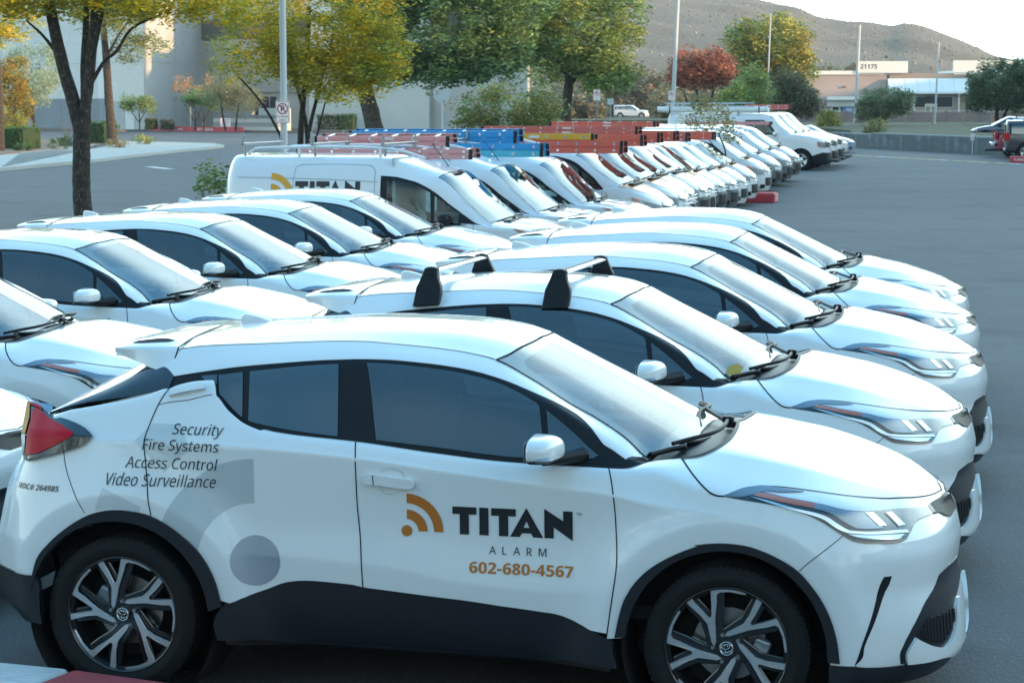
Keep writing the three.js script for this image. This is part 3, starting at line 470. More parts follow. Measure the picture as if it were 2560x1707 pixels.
  // head lamps
  for (const f of [0, 1]) {
    const m = (g) => (f ? far(g) : g), pn = (l, off, x = {}) => m(panel(L, l, { off, both: false, skirt: .003, dt: .03, ...x }));
    const h = part('headlight', pn(TR.lampblack, .003), M.gloss, o);
    part('lamp_brow', pn(TR.brow, .005), M.bluegray, h); part('amber_reflector', pn(TR.amber, .006), M.amber, h); part('chrome_strip', pn(TR.lampchrome, .008), M.chrome, h); part('projector_panel', pn(TR.lampblue, .007), M.lampin, h);
    part('lamp_reflector', pn(TR.lampline, .007), M.chrome, h); part('light_guide', pn(TR.led1, .010), M.chrome, h); part('light_guide', pn(TR.led2, .010), M.chrome, h);
    part('lens', pn(TR.lens, .016), M.clear, h);
  }
  // tail lamps: a fin that stands out of the corner
  for (const f of [0, 1]) {
    const m = (g) => (f ? far(g) : g), pn = (l, off, x = {}) => m(panel(crossLamp, l, { off, both: false, raw: true, skirt: 0, dt: .05, dv: .25, ...x }));
    const h = part('taillight', pn([[0, 0], [1, 0], [1, 2], [0, 2]], 0), M.gloss, o);
    { const q = []; for (const [t, v] of [[0, 0], [0, .5], [0, 1], [0, 1.5], [0, 2]]) q.push(crossLamp.P(t, v)); const pos = [], idx = []; q.forEach((p) => { pos.push(p[0], p[1], p[2], p[0] - .015, p[1] - .01, p[2] - .09, p[0] + .06, p[1] - .03, p[2] - .13); }); for (let i = 0; i < 4; i++) for (const b of [0, 1]) { const a = i * 3 + b; idx.push(a, a + 3, a + 1, a + 1, a + 3, a + 4); } part('lamp_side', m(geo(pos, null, null, idx)), M.lampin, h); }
    part('red_lens', pn([[.13, 1.88], [.14, 1.0], [.1, .15], [.36, .18], [.62, .45], [.76, .8], [.8, 1.0], [.78, 1.22], [.62, 1.58], [.36, 1.84]], .004), M.red, h);
    part('upper_lens', pn([[.04, 1.93], [.3, 1.9], [.27, 2], [.04, 2]], .006), M.red, h);
    part('amber_strip', pn([[0, 2], [0, 1], [.09, 1], [.10, 1.5], [.05, 2]], .006), M.orange, h); part('clear_strip', pn([[0, .98], [.01, .18], [.06, .2], [.1, .7], [.09, .98]], .006), M.lampin, h);
  }
  // door handles
  const hb = sides('door_handle', L, TR.cup, { off: -.006, skirt: -.008 }, M.paint, o)[0]; sides('handle_grip', L, TR.handle, { off: .022, skirt: .022 }, M.paint, hb);
  part('handle_seam', seam(L, [[-.176, onSide(-.176, .987)[1]], [-.172, onSide(-.172, .944)[1]]], .004, .0235), M.gap, hb);
  { const q = TR.rhandbase; const s = (x, y) => onSide(x, y); const hd = part('rear_handle', panel(T, [[-1.135, .18], [-1.05, .3], [-.985, .35], [-.97, .1], [-1.1, .0]], { off: .004, skirt: .01, raw: true }), M.dark, o); sides('handle_paddle', L, [s(-1.13, 1.268), s(-1.1, 1.298), s(-.99, 1.322), s(-.975, 1.3)], { off: .02, skirt: .02, raw: true }, M.paint, hd); part('handle_seam', seam(L, [s(-1.176, 1.236), s(-1.05, 1.258), s(-.94, 1.283)], .003, .002), M.gap, hd); }
  // mirrors
  for (const f of [1, -1]) {
    const g = new THREE.SphereGeometry(1, 40, 28), p = g.attributes.position;
    const pw = (v, e) => Math.sign(v) * Math.pow(Math.abs(v), e);
    for (let i = 0; i < p.count; i++) { let x = pw(p.getX(i), .62), y = pw(p.getY(i), .72), z = pw(p.getZ(i), .66); x *= x < 0 ? .022 : .105 * (1 - .22 * z); y *= y > 0 ? .062 : .05; if (y > 0) y *= 1 - .12 * z; p.setXYZ(i, x, y, z * .115); }
    g.computeVertexNormals();
    const cut = (lo, hi) => { const h = g.toNonIndexed(), q = h.attributes.position, k = [], nn = [], n = h.attributes.normal; for (let i = 0; i < q.count; i += 3) { const y = (q.getY(i) + q.getY(i + 1) + q.getY(i + 2)) / 3; if (y > lo && y <= hi) for (let j = 0; j < 3; j++) { k.push(q.getX(i + j), q.getY(i + j), q.getZ(i + j)); nn.push(n.getX(i + j), n.getY(i + j), n.getZ(i + j)); } } return geo(k, nn); };
    const mi = part('door_mirror', cut(-.028, 9), M.paint, o); mi.position.set(.545, 1.128, f * .965); if (f < 0) mi.scale.z = -1;
    part('mirror_base', [cut(-9, -.028), rod([.03, -.045, -.02], [.16, -.04, -.2], .02, .03), rod([.0, -.042, -.05], [.06, -.04, -.2], .018, .03)], M.black, mi); const gl = box(-.0235, .004, 0, .002, .085, .19); part('mirror_glass', gl, M.chrome, mi);
    const ind = new THREE.SphereGeometry(1, 16, 10); ind.scale(.05, .012, .045); ind.translate(.045, -.022, .075); part('turn_indicator', ind, M.lampin, mi);
  }
  // wipers
  const up = (S, l, d) => l.map(([t, v]) => { const p = S.P(t, v), n = S.N(t, v); return p.map((c, i) => c + n[i] * d); });
  for (const [bl, ar, arOn] of [[up(T, TR.wip1, .014), up(L, TR.arm1, .03), 0], [[[1.09, 1.118, .10], [1.05, 1.15, -.12], [1.06, 1.15, -.36], [1.0, 1.14, -.52]], [[1.07, 1.16, -.2], [1.12, 1.15, -.1], [1.18, 1.14, 0], [1.22, 1.13, .05]], 0]]) { const w = part('wiper', [tube(bl, .011), tube(bl.map((p) => [p[0] - .008, p[1] - .006, p[2]]), .009)], M.black, o); part('wiper_arm', [tube(ar, .009), box(...ar[ar.length - 1], .05, .03, .05, .01)], M.black, w); }
  // spoiler
  {
    const S2 = loft([
      { k: [[-1.50, 1.425, .47], [-1.44, 1.41, .50], [-1.36, 1.392, .54], [-1.27, 1.368, .575], [-1.19, 1.36, .60]] },
      { k: [[-1.50, 1.447, .475], [-1.44, 1.452, .505], [-1.36, 1.455, .53], [-1.27, 1.458, .535], [-1.17, 1.462, .532]] },
      { k: [[-1.50, 1.458, .40], [-1.44, 1.474, .42], [-1.36, 1.484, .43], [-1.27, 1.49, .42], [-1.17, 1.478, .43]] },
      { k: [[-1.50, 1.462, .25], [-1.44, 1.48, .25], [-1.36, 1.492, .25], [-1.27, 1.498, .25], [-1.17, 1.495, .28]] },
      { k: [[-1.50, 1.464, 0], [-1.44, 1.482, 0], [-1.36, 1.495, 0], [-1.27, 1.502, 0], [-1.17, 1.508, 0]] },
    ], { t0: -1.5, t1: -1.17, sharp: [1] });
    const sp = part('spoiler', [panel(S2, [[-1.5, 0], [-1.19, 0], [-1.17, 1], [-1.17, 4], [-1.5, 4]], { raw: true, skirt: .02, dt: .03 }), (() => { const g = new THREE.BoxGeometry(.26, .006, .98); g.rotateZ(-.1); g.translate(-1.36, 1.405, 0); return g; })()], M.paint, o);
    for (const f of [0, 1]) { const g = panel(S2, [[-1.42, 1.55], [-1.36, 1.5], [-1.25, 1.55], [-1.22, 1.8], [-1.3, 1.95], [-1.40, 1.8]], { off: .0015, both: false, skirt: 0 }); part('spoiler_duct', f ? far(g) : g, M.dark, sp); }
    part('spoiler_gap', seam(S2, [[-1.185, .05], [-1.172, 1], [-1.172, 2], [-1.172, 4]], .006), M.gap, sp);
    const lampbar = box(-1.497, 1.45, 0, .012, .014, .3, .003); part('brake_light', lampbar, M.red, sp);
  }
  { const s = new THREE.Shape(); s.moveTo(-.07, 0); s.lineTo(.10, 0); s.quadraticCurveTo(.02, .04, -.05, .045); s.quadraticCurveTo(-.065, .045, -.068, .03); s.closePath(); const g = new THREE.ExtrudeGeometry(s, { depth: .006, bevelEnabled: true, bevelSegments: 3, bevelSize: .008, bevelThickness: .014 }); g.translate(-1.0, 1.512, -.003); part('antenna_fin', g, M.paint, o); }
  // underside, wheel wells, cabin
  part('body_shell', [panel(L, [[-1.95, .3], [-1.75, .3], ...rev(arc(-1.32, .46, 0, 178, 14)), [-.84, .3], [.84, .3], ...rev(arc(1.32, .46, 0, 178, 14)), [1.8, .3], [2.1, .3], [2.1, 5.5], [1.2, 5.9], [-1.9, 5.9]], { raw: true, off: -.03, skirt: 0, dt: .08, dv: .4 }), box(0, .24, 0, 3.6, .06, 1.1)], M.dark, o);
  for (const x of [-1.32, 1.32]) for (const s of [1, -1]) { const g = new THREE.CylinderGeometry(.43, .43, .38, 32, 1, true, -Math.PI / 2 - .15, Math.PI + .3); g.rotateX(Math.PI / 2); g.rotateZ(-Math.PI / 2); g.rotateZ(Math.PI / 2); g.translate(x, WHEELY, s * .69); const c = new THREE.CircleGeometry(.43, 28); if (s < 0) c.rotateY(Math.PI); c.translate(x, WHEELY, s * .52); part('wheel_housing', [g, c], M.dark, o); }
  const seat = (x, z, w) => [box(x, .62, z, .5, .16, w, .05), (() => { const g = new RoundedBoxGeometry(.14, .62, w * .92, 3, .06); g.rotateZ(.25); g.translate(x - .28, .95, z); return g; })(), ...(w > .8 ? [-.4, 0, .4] : [0]).map((d) => { const g = new RoundedBoxGeometry(.1, .18, .25, 3, .05); g.rotateZ(.2); g.translate(x - .38, 1.3, z + d); return g; })];
  part('front_seat', seat(.05, .36, .5), M.seat, o); part('front_seat', seat(.05, -.36, .5), M.seat, o); part('rear_seat', seat(-.85, 0, 1.25), M.seat, o);
  part('dashboard', [box(.78, .88, 0, .42, .2, 1.36, .08), box(0, .42, 0, 2.4, .06, 1.4)], M.seat, o);
  { const g = new THREE.TorusGeometry(.185, .016, 10, 36); g.rotateY(Math.PI / 2); g.rotateZ(-.4); g.translate(.45, .98, -.36); part('steering_wheel', [g, rod([.45, .98, -.36], [.7, .85, -.36], .03)], M.black, o); }
  wheelAt(o, -1.32, 1, .0, false); wheelAt(o, 1.32, 1, .27, true); wheelAt(o, -1.32, -1, .4, false); wheelAt(o, 1.32, -1, .9, true);
  return o;
}
// ---- vinyl lettering on the nearest car -----------------------------------------------------------------
function decal(name, car, [x0, x1, y0, y1], px, draw, m = {}, off = .003, label) {
  const nx = 56, ny = 30, pos = [], nor = [], uv = [], idx = [];
  for (let j = 0; j <= ny; j++) for (let i = 0; i <= nx; i++) { const x = lerp(x0, x1, i / nx), y = lerp(y0, y1, j / ny), [t, v] = onSide(x, y), p = L.P(t, v), n = L.N(t, v); pos.push(p[0] + n[0] * off, p[1] + n[1] * off, p[2] + n[2] * off); nor.push(...n); uv.push(i / nx, j / ny); }
  for (let j = 0; j < ny; j++) for (let i = 0; i < nx; i++) { const a = j * (nx + 1) + i; idx.push(a, a + 1, a + nx + 2, a, a + nx + 2, a + nx + 1); }
  const w = Math.round((x1 - x0) * px), h = Math.round((y1 - y0) * px);
  const map = canvas(w, h, (c) => { c.clearRect(0, 0, w, h); c.setTransform(px, 0, 0, -px, -x0 * px, y1 * px); draw(c); });
  part(name, geo(pos, nor, uv, idx), new THREE.MeshPhysicalMaterial({ map, transparent: true, roughness: .35, clearcoat: .6, clearcoatRoughness: .05, ...m }), car, label);
}
function fit(c, text, x0, x1, base, cap, font, color, skew = 0, gap = 0) {   // text between two points, capital height cap
  c.save(); c.translate(x0, base); c.transform(1, 0, skew, 1, 0, 0); c.font = font + ' 100px sans-serif'; c.fillStyle = color; c.textBaseline = 'alphabetic';
  if (gap) { const n = text.length; [...text].forEach((ch, i) => { c.save(); c.translate((x1 - x0) * i / (n - .35), 0); const s = cap / 71.4; c.scale(s * 1.05, -s); c.fillText(ch, 0, 0); c.restore(); }); }
  else { const w = c.measureText(text).width; c.scale((x1 - x0) / w, -cap / 71.4); c.fillText(text, 0, 0); }
  c.restore();
}
const poly2 = (c, pts) => { c.beginPath(); pts.forEach(([x, y], i) => (i ? c.lineTo(x, y) : c.moveTo(x, y))); c.closePath(); c.fill('evenodd'); };
function waves(c, cx, cy, k, color) { c.fillStyle = color; c.beginPath(); c.arc(cx, cy, .0235 * k, 0, 7); c.fill(); for (const [a, b] of [[.158, .118], [.09, .05]]) { c.beginPath(); c.arc(cx, cy, a * k, 0, Math.PI / 2); c.arc(cx, cy, b * k, Math.PI / 2, 0, true); c.closePath(); c.fill(); } }
function titan(c, x0, x1, y0, y1, color) {
  const X = (p) => x0 + (p - 737) / (1521 - 737) * (x1 - x0), Y = (q) => y1 - q * (y1 - y0); c.fillStyle = color;
  const T2 = (a, s, e, b) => poly2(c, [[X(a), Y(0)], [X(b), Y(0)], [X(b), Y(.27)], [X(e), Y(.27)], [X(e), Y(1)], [X(s), Y(1)], [X(s), Y(.27)], [X(a), Y(.27)]]);
  T2(737, 785, 845, 895); poly2(c, [[X(914), Y(0)], [X(974), Y(0)], [X(974), Y(1)], [X(914), Y(1)]]); T2(992, 1042, 1103, 1153);
  poly2(c, [[X(1222), Y(-.06)], [X(1330), Y(1)], [X(1265), Y(1)], [X(1252), Y(.86)], [X(1192), Y(.86)], [X(1178), Y(1)], [X(1115), Y(1)]]); c.save(); c.globalCompositeOperation = 'destination-out'; poly2(c, [[X(1222), Y(.42)], [X(1241), Y(.66)], [X(1203), Y(.66)]]); c.restore();
  poly2(c, [[X(1338), Y(-.06)], [X(1460), Y(.36)], [X(1460), Y(0)], [X(1521), Y(0)], [X(1521), Y(1.06)], [X(1398), Y(.6)], [X(1398), Y(1)], [X(1338), Y(1)]]);
}
function livery(car) {
  const ink = '#14181b', org = '#b4691a';
  decal('door_logo', car, [-.08, .74, .57, .93], 1500, (c) => { waves(c, -.034, .751, 1, org); titan(c, .164, .677, .746, .863, ink); fit(c, 'TM', .692, .716, .848, .012, 'normal', ink); fit(c, 'ALARM', .322, .562, .669, .033, 'normal', ink, 0, 1); fit(c, '602-680-4567', .236, .684, .588, .046, 'bold', org); });
  decal('service_lettering', car, [-1.41, -.84, .88, 1.18], 1500, (c) => { fit(c, 'Security', -1.097, -.865, 1.119, .043, 'normal', ink, .2); fit(c, 'Fire Systems', -1.229, -.87, 1.052, .043, 'normal', ink, .2); fit(c, 'Access Control', -1.295, -.878, .974, .046, 'normal', ink, .2); fit(c, 'Video Surveillance', -1.385, -.884, .899, .05, 'normal', ink, .2); }, {}, .004);
  decal('licence_lettering', car, [-1.84, -1.58, .845, .9], 1800, (c) => { fit(c, 'ROC# 264985', -1.822, -1.6, .858, .024, 'bold', ink, .25); });
  decal('silver_dot', car, [-.82, -.58, .48, .71], 600, (c) => { c.fillStyle = '#9aa3ad'; c.beginPath(); c.arc(-.70, .597, .106, 0, 7); c.fill(); }, { metalness: .3 }, .003);
  decal('silver_arc', car, [-1.24, -.69, .50, 1.04], 600, (c) => { c.fillStyle = 'rgba(150,168,176,.30)'; c.beginPath(); c.arc(-.71, .6, .43, Math.PI / 2, Math.PI * 1.05); c.arc(-.71, .6, .24, Math.PI * 1.05, Math.PI / 2, true); c.closePath(); c.fill(); c.globalCompositeOperation = 'destination-out'; c.fillStyle = '#000'; c.beginPath(); c.arc(-1.32, .328, .47, 0, 7); c.fill(); }, { metalness: .3 }, .0026);
  decal('silver_arc', car, [-1.46, -.90, .60, 1.16], 500, (c) => { c.fillStyle = 'rgba(150,168,176,.20)'; for (const [a, b] of [[2.13, 2.42], [2.74, 2.92]]) { c.beginPath(); c.arc(-.71, .6, .735, a, b); c.arc(-.71, .6, .54, b, a, true); c.closePath(); c.fill(); } c.globalCompositeOperation = 'destination-out'; c.fillStyle = '#000'; c.beginPath(); c.arc(-1.32, .328, .47, 0, 7); c.fill(); }, { metalness: .3 }, .0018);
}
// ---- the ground -----------------------------------------------------------------------------------------
const dip = (z) => -.29 * Math.exp(-Math.pow((z + 48) / 10.5, 2));
const cracks = []; seed(12); for (let i = 0; i < 7; i++) { let x = rnd(), y = rnd(), a = rr(0, 6.28); for (let k = 0; k < 60; k++) { a += rr(-.5, .5); x += Math.cos(a) * .004; y += Math.sin(a) * .004; cracks.push([((x % 1) + 1) % 1, ((y % 1) + 1) % 1]); } }
const crackAt = new Set(cracks.map(([x, y]) => Math.floor(x * 1024) + ',' + Math.floor(y * 1024)));
const speck = tex(1024, 1024, (x, y) => { const p = .6 * tn(x, y, 3, 1) + .5 * tn(x, y, 7, 4) + .35 * tn(x, y, 19, 2), st = Math.max(0, tn(x, y, 5, 9) - .28) * 1.1, g = rnd(), s = g > .965 ? .30 : g < .10 ? -.13 : (rnd() - .5) * .14; let v = .335 + .075 * p - st * .3 + s * .36; if (crackAt.has(Math.floor(x * 1024) + ',' + Math.floor(y * 1024))) v -= .1; return [v * .985, v, v * 1.012]; }, { srgb: true });
const grit = tex(512, 512, (x, y) => { const v = .5 + .25 * tn(x, y, 60, 2) + (rnd() - .5) * .7; return [v, v, v]; });
const asphalt = std(1.02, 1.04, 1.05, .86, { bumpMap: grit, bumpScale: .006 }); asphalt.map = speck;
speck.repeat.set(1 / 7.3, 1 / 7.3); grit.repeat.set(1 / 2.6, 1 / 2.6);
const sheet = (x0, x1, z0, z1, nx, nz, fy, u = 1) => { const pos = [], uv = [], idx = []; for (let j = 0; j <= nz; j++) for (let i = 0; i <= nx; i++) { const x = lerp(x0, x1, i / nx), z = lerp(z0, z1, j / nz); pos.push(x, fy(x, z), z); uv.push(x * u, z * u); } for (let j = 0; j < nz; j++) for (let i = 0; i < nx; i++) { const a = j * (nx + 1) + i; idx.push(a, a + nx + 1, a + 1, a + 1, a + nx + 1, a + nx + 2); } return geo(pos, null, uv, idx); };
const lotY = (x, z) => dip(z) * sstep(x, -26, -14);
structure('parking_lot', sheet(-150, 33, -200, 30, 122, 140, lotY), asphalt);
structure('ground', sheet(-1500, 1200, -1800, 300, 40, 40, () => -.5, .2), std(.24, .2, .15, .95));
const slab = (pts, y0, y1) => { const s = new THREE.Shape(pts.map(([x, z]) => new THREE.Vector2(x, -z))); const g = new THREE.ExtrudeGeometry(s, { depth: y1 - y0, bevelEnabled: false }); g.rotateX(-Math.PI / 2); g.translate(0, y0, 0); return g; };
const concMap = tex(256, 256, (x, y) => { const v = .78 + .12 * tn(x, y, 6) + .08 * tn(x, y, 25, 2) + (rnd() - .5) * .06; return [v, v, v * .98]; }, { srgb: true }); concMap.repeat.set(.3, .3);
const concrete = std(.72, .72, .69, .85, { map: concMap }), gravelMap = tex(256, 256, (x, y) => { const v = .6 + .2 * tn(x, y, 40) + (rnd() - .5) * .4; return [v, v * .92, v * .84]; }, { srgb: true }); gravelMap.repeat.set(.6, .6);
const gravel = std(.58, .48, .42, .95, { map: gravelMap });
const KERB = [[-33, -48], [-35.7, -66.4], [-37.2, -77.8], [-40, -91], [-42, -103], [-43, -108], [-46, -114], [-52, -118.5], [-60, -121]];
const BACK = [[-62, -124], [-54, -121], [-50.8, -108.5], [-44.9, -85], [-40, -66], [-37, -48]];
structure('pavement', slab([...KERB, ...BACK], -.1, .13), concrete);
for (let i = 0; i < KERB.length - 1; i++) { const [a, b] = [KERB[i], KERB[i + 1]], d = [b[0] - a[0], b[1] - a[1]], l = Math.hypot(...d), g = new THREE.BoxGeometry(l - .01, .26, .18); g.translate(0, .01, 0); g.rotateY(-Math.atan2(d[1], d[0])); g.translate((a[0] + b[0]) / 2 + .1, 0, (a[1] + b[1]) / 2); structure('kerb', g, concrete); }
structure('planting_bed', slab([[-37.3, -48], [-40.3, -66], [-45.2, -85], [-51.1, -108.5], [-54.3, -121], [-66, -124], [-78, -120], [-72, -80], [-60, -48]], -.1, .16), gravel);
// far kerb with red paint, and the landscaped ground before the warehouse
const rk = thing('red_kerb', 'long red painted fire lane kerb with white lettering before the pale warehouse', 'kerb', [0, 0, 0]);
{ const a = [-76.3, -176.6], b = [-65, -170], d = [b[0] - a[0], b[1] - a[1]], l = Math.hypot(...d); const g = new THREE.BoxGeometry(l, .55, .3); g.rotateY(-Math.atan2(d[1], d[0])); g.translate((a[0] + b[0]) / 2, .15, (a[1] + b[1]) / 2); part('kerb_stone', g, std(.55, .06, .07, .6), rk);
  const map = canvas(1024, 64, (c, w, h) => { c.clearRect(0, 0, w, h); c.fillStyle = '#f2e6e4'; c.font = 'bold 46px sans-serif'; c.fillText('FIRE LANE', 80, 48); c.fillText('NO PARKING', 560, 48); }); const p = new THREE.PlaneGeometry(l * .62, .4); p.rotateY(-Math.atan2(d[1], d[0])); const n = [-d[1] / l, d[0] / l]; p.translate((a[0] + b[0]) / 2 + n[0] * .16, .2, (a[1] + b[1]) / 2 + n[1] * .16); part('kerb_lettering', p, new THREE.MeshStandardMaterial({ map, transparent: true, roughness: .6 }), rk); }
structure('verge', slab([[-76.5, -177.2], [-64.5, -170.2], [-46, -160], [-20, -150], [-18, -210], [-90, -215], [-110, -190], [-78, -172]], -.2, .12), gravel);
structure('lawn', slab([[-19, -172], [-10, -135], [-8.2, -117], [-5, -108.6], [12, -74], [40, -74], [40, -260], [-60, -262], [-60, -215], [-20, -205]], .5, .68), std(.17, .20, .08, .95, { map: gravelMap }));
// paint on the asphalt
const paintLine = (name, pts, w, m) => { const pos = [], uv = [], idx = []; pts.forEach(([x, z], i) => { const a = pts[Math.max(0, i - 1)], b = pts[Math.min(pts.length - 1, i + 1)], d = [b[0] - a[0], b[1] - a[1]], l = Math.hypot(...d); for (const s of [-1, 1]) { const X = x - d[1] / l * s * w / 2, Z = z + d[0] / l * s * w / 2; pos.push(X, lotY(X, Z) + .006, Z); uv.push(i, s); } if (i) idx.push(2 * i - 2, 2 * i - 1, 2 * i, 2 * i, 2 * i - 1, 2 * i + 1); }); return structure(name, geo(pos, null, uv, idx), m); };
const yel = std(.62, .55, .16, .7), wht = std(.7, .7, .68, .7);
for (let i = 0; i < 15; i++) { const u = i / 15, v = u + .046 + (i % 3) * .006; paintLine('yellow_line', [[lerp(-7.6, 1.6, u), lerp(-97.7, -81.8, u)], [lerp(-7.6, 1.6, v), lerp(-97.7, -81.8, v)]], .28, i % 5 === 4 ? wht : yel); }
paintLine('lane_line', [[-30.2, -69.6], [-32.2, -72.2]], .35, wht);
// the kerb at the very front: white, then red
{ const t = thing('parking_kerb', 'white and red painted kerb in the bottom left corner before the rear wheel', 'kerb', [0, 0, 0]); const seg = (a, b, m) => { const d = [b[0] - a[0], b[1] - a[1]], l = Math.hypot(...d), g = new RoundedBoxGeometry(l - .004, .15, .30, 3, .025); g.rotateY(-Math.atan2(d[1], d[0])); g.translate((a[0] + b[0]) / 2, .075, (a[1] + b[1]) / 2); return part('kerb_stone', g, m, t); };
  const chip = tex(128, 128, (x, y) => { const v = .86 + .1 * tn(x, y, 12) + .06 * tn(x, y, 40, 1); return [v, v, v]; }, { srgb: true }); seg([-2.7, 1.14], [-1.46, 1.28], std(.66, .68, .68, .7, { map: chip })); seg([-1.46, 1.28], [-.2, 1.56], std(.46, .07, .08, .65, { map: chip })); }
// little island between the eighth and the tenth van
{ const t = thing('kerb_island', 'low red painted kerb island end sticking out between the vans', 'kerb island', [0, dip(-51.8), 0]); part('kerb_stone', new RoundedBoxGeometry(5.2, .3, .9, 3, .06).translate(-7.4, .12, -51.9), std(.46, .04, .05, .65), t); part('kerb_face', box(-4.795, .13, -51.9, .012, .2, .7, .003), std(.62, .3, .33, .6), t); part('island_soil', box(-8.2, .275, -51.9, 3.2, .02, .6), gravel, t); }
{ const t = thing('red_kerb', 'red kerb end with white writing at the right edge, before the dark car', 'kerb', [0, 0, 0]); part('kerb_stone', new RoundedBoxGeometry(4, .3, .7, 3, .05).translate(3.0, .12, -84.2), std(.5, .05, .06, .65), t); const map = canvas(256, 64, (c, w, h) => { c.clearRect(0, 0, w, h); c.fillStyle = '#f0dcdc'; c.font = 'bold 40px sans-serif'; c.fillText('FIRE LANE', 14, 46); }); part('kerb_lettering', new THREE.PlaneGeometry(1.3, .22).translate(1.75, .13, -83.845), new THREE.MeshStandardMaterial({ map, transparent: true }), t); }
{ const b = thing('unseen_building', 'unseen long beige building behind the photographer, placed to darken the car sides', 'building', [0, 0, 0]); part('wall', box(0, 4.4, 66, 150, 9.6, 20), std(.4, .37, .32, .85), b); part('roof', box(0, 9.35, 66, 150.6, .3, 20.6), std(.35, .33, .3, .85), b); for (let i = 0; i < 14; i++) part('window', box(-60 + i * 9, 4, 55.96, 4, 2, .1, .02), M.gloss, b); }  // out of view, placed to darken what the car sides face
// fallen leaves on the asphalt
for (const [x, z, w] of [[3.35, -3.2, 'beside the second car'], [3.05, -6.9, 'beside the fourth car'], [4.1, -12, 'farthest from the camera'], [3.9, -9.5, 'between the two farthest ones']]) { const g = new THREE.CircleGeometry(.035, 5); g.rotateX(-Math.PI / 2 + .3); g.translate(x, .02, z); const o = part('fallen_leaf', g, std(.4, .28, .08, .8)); o.userData = { label: 'small dry leaf on the asphalt right of the front row, ' + w, category: 'leaf', group: 'dry leaves on the asphalt' }; }
{ const g = new THREE.CircleGeometry(.05, 6); g.scale(1, .7, 1); g.rotateX(-.5); g.rotateZ(.3); g.translate(.945, 1.115, -2.03); const o = part('fallen_leaf', g, std(.5, .34, .08, .7)); o.userData = { label: 'yellow leaf caught on the wiper of the car with roof bars', category: 'leaf' }; }
// ---- hill -----------------------------------------------------------------------------------------------
{
  const az = (px) => Math.atan2((px - 1280) / 5501, 1) - .23859;                        // heading of a picture column, + to the right of -z
  const R = [[-3000, 420], [600, 380], [1400, 300], [1750, 262], [1860, 258], [1890, 252], [1930, 243], [1985, 234], [2040, 210], [2100, 199], [2160, 192], [2225, 184], [2248, 190], [2290, 186], [2350, 165], [2425, 137], [2480, 112], [2540, 99], [2650, 84], [2900, 60], [3400, 20], [6000, 5]].map(([p, h]) => [az(p), h]);
  const ridge = curve(R), D0 = 420, D1 = 1150, pos = [], uv = [], idx = [], nA = 420, nR = 64;
  for (let j = 0; j <= nR; j++) for (let i = 0; i <= nA; i++) {
    const a = lerp(-.95, .75, i / nA), s = j / nR, d = lerp(D0, D1, s), x = 2.54 + Math.sin(a) * d, z = 9.57 - Math.cos(a) * d;
    let h = ridge(a)[0] * D1 / 5501 * Math.pow(s, .85) * 1.0 + 2.4 * Math.min(1, s * 3);
    const m = Math.min(1, s * 2.5) * (1 - .75 * Math.pow(s, 8)); h += m * (5.5 * noise.noise(x * .012, z * .012, 3) + 1.4 * noise.noise(x * .035, z * .035, 7) + .5 * noise.noise(x * .1, z * .1, 1)) + .5 * noise.noise(x * .16, z * .16, 4) * Math.min(1, s * 3);
    pos.push(x, h - .5, z); uv.push(x / 60, z / 60);
  }
  for (let j = 0; j < nR; j++) for (let i = 0; i < nA; i++) { const a = j * (nA + 1) + i; idx.push(a, a + 1, a + nA + 1, a + 1, a + nA + 2, a + nA + 1); }
  const map = tex(512, 512, (x, y) => { const a = tn(x, y, 7), b = tn(x, y, 22, 3), c = tn(x, y, 60, 5), g = clamp(.5 + a + .8 * b, 0, 1), v = .52 + .2 * b + .3 * c + (rnd() - .5) * .2; return [v * lerp(1.0, .86, g), v * lerp(.86, .86, g), v * lerp(.78, .62, g)]; }, { srgb: true });
  structure('hill', geo(pos, null, uv, idx), std(.54, .455, .42, .95, { map }));
  // desert scrub on the slope
  const sc = new THREE.IcosahedronGeometry(1, 1), n = 9000, im = new THREE.InstancedMesh(sc, std(.215, .185, .145, .95), n), m4 = new THREE.Matrix4(), q = new THREE.Quaternion(); seed(91);
  const P = (a, s) => { const i = clamp((a + .95) / 1.7 * nA, 0, nA - 1e-3), j = clamp(s * nR, 0, nR - 1e-3), i0 = Math.floor(i), j0 = Math.floor(j), k = (j0 * (nA + 1) + i0) * 3, k2 = k + (nA + 1) * 3, k3 = k + 3; const u = i - i0, v = j - j0; return [0, 1, 2].map((c) => pos[k + c] + (pos[k3 + c] - pos[k + c]) * u + (pos[k2 + c] - pos[k + c]) * v); };
  for (let i = 0; i < n; i++) { const p = P(rr(-.55, .2), Math.sqrt(rnd())), r = rr(.15, .5); m4.compose(new THREE.Vector3(p[0], p[1] + r * .3, p[2]), q.setFromEuler(new THREE.Euler(rr(0, 6), rr(0, 6), 0)), new THREE.Vector3(r * rr(.8, 1.4), r * rr(.6, 1), r)); im.setMatrixAt(i, m4); im.setColorAt(i, new THREE.Color().setScalar(rr(.7, 1.5))); }
  im.name = 'desert_scrub'; im.userData = { kind: 'stuff', label: 'low desert scrub dotted over the brown hillside', category: 'scrub' }; im.castShadow = true; scene.add(im);
}
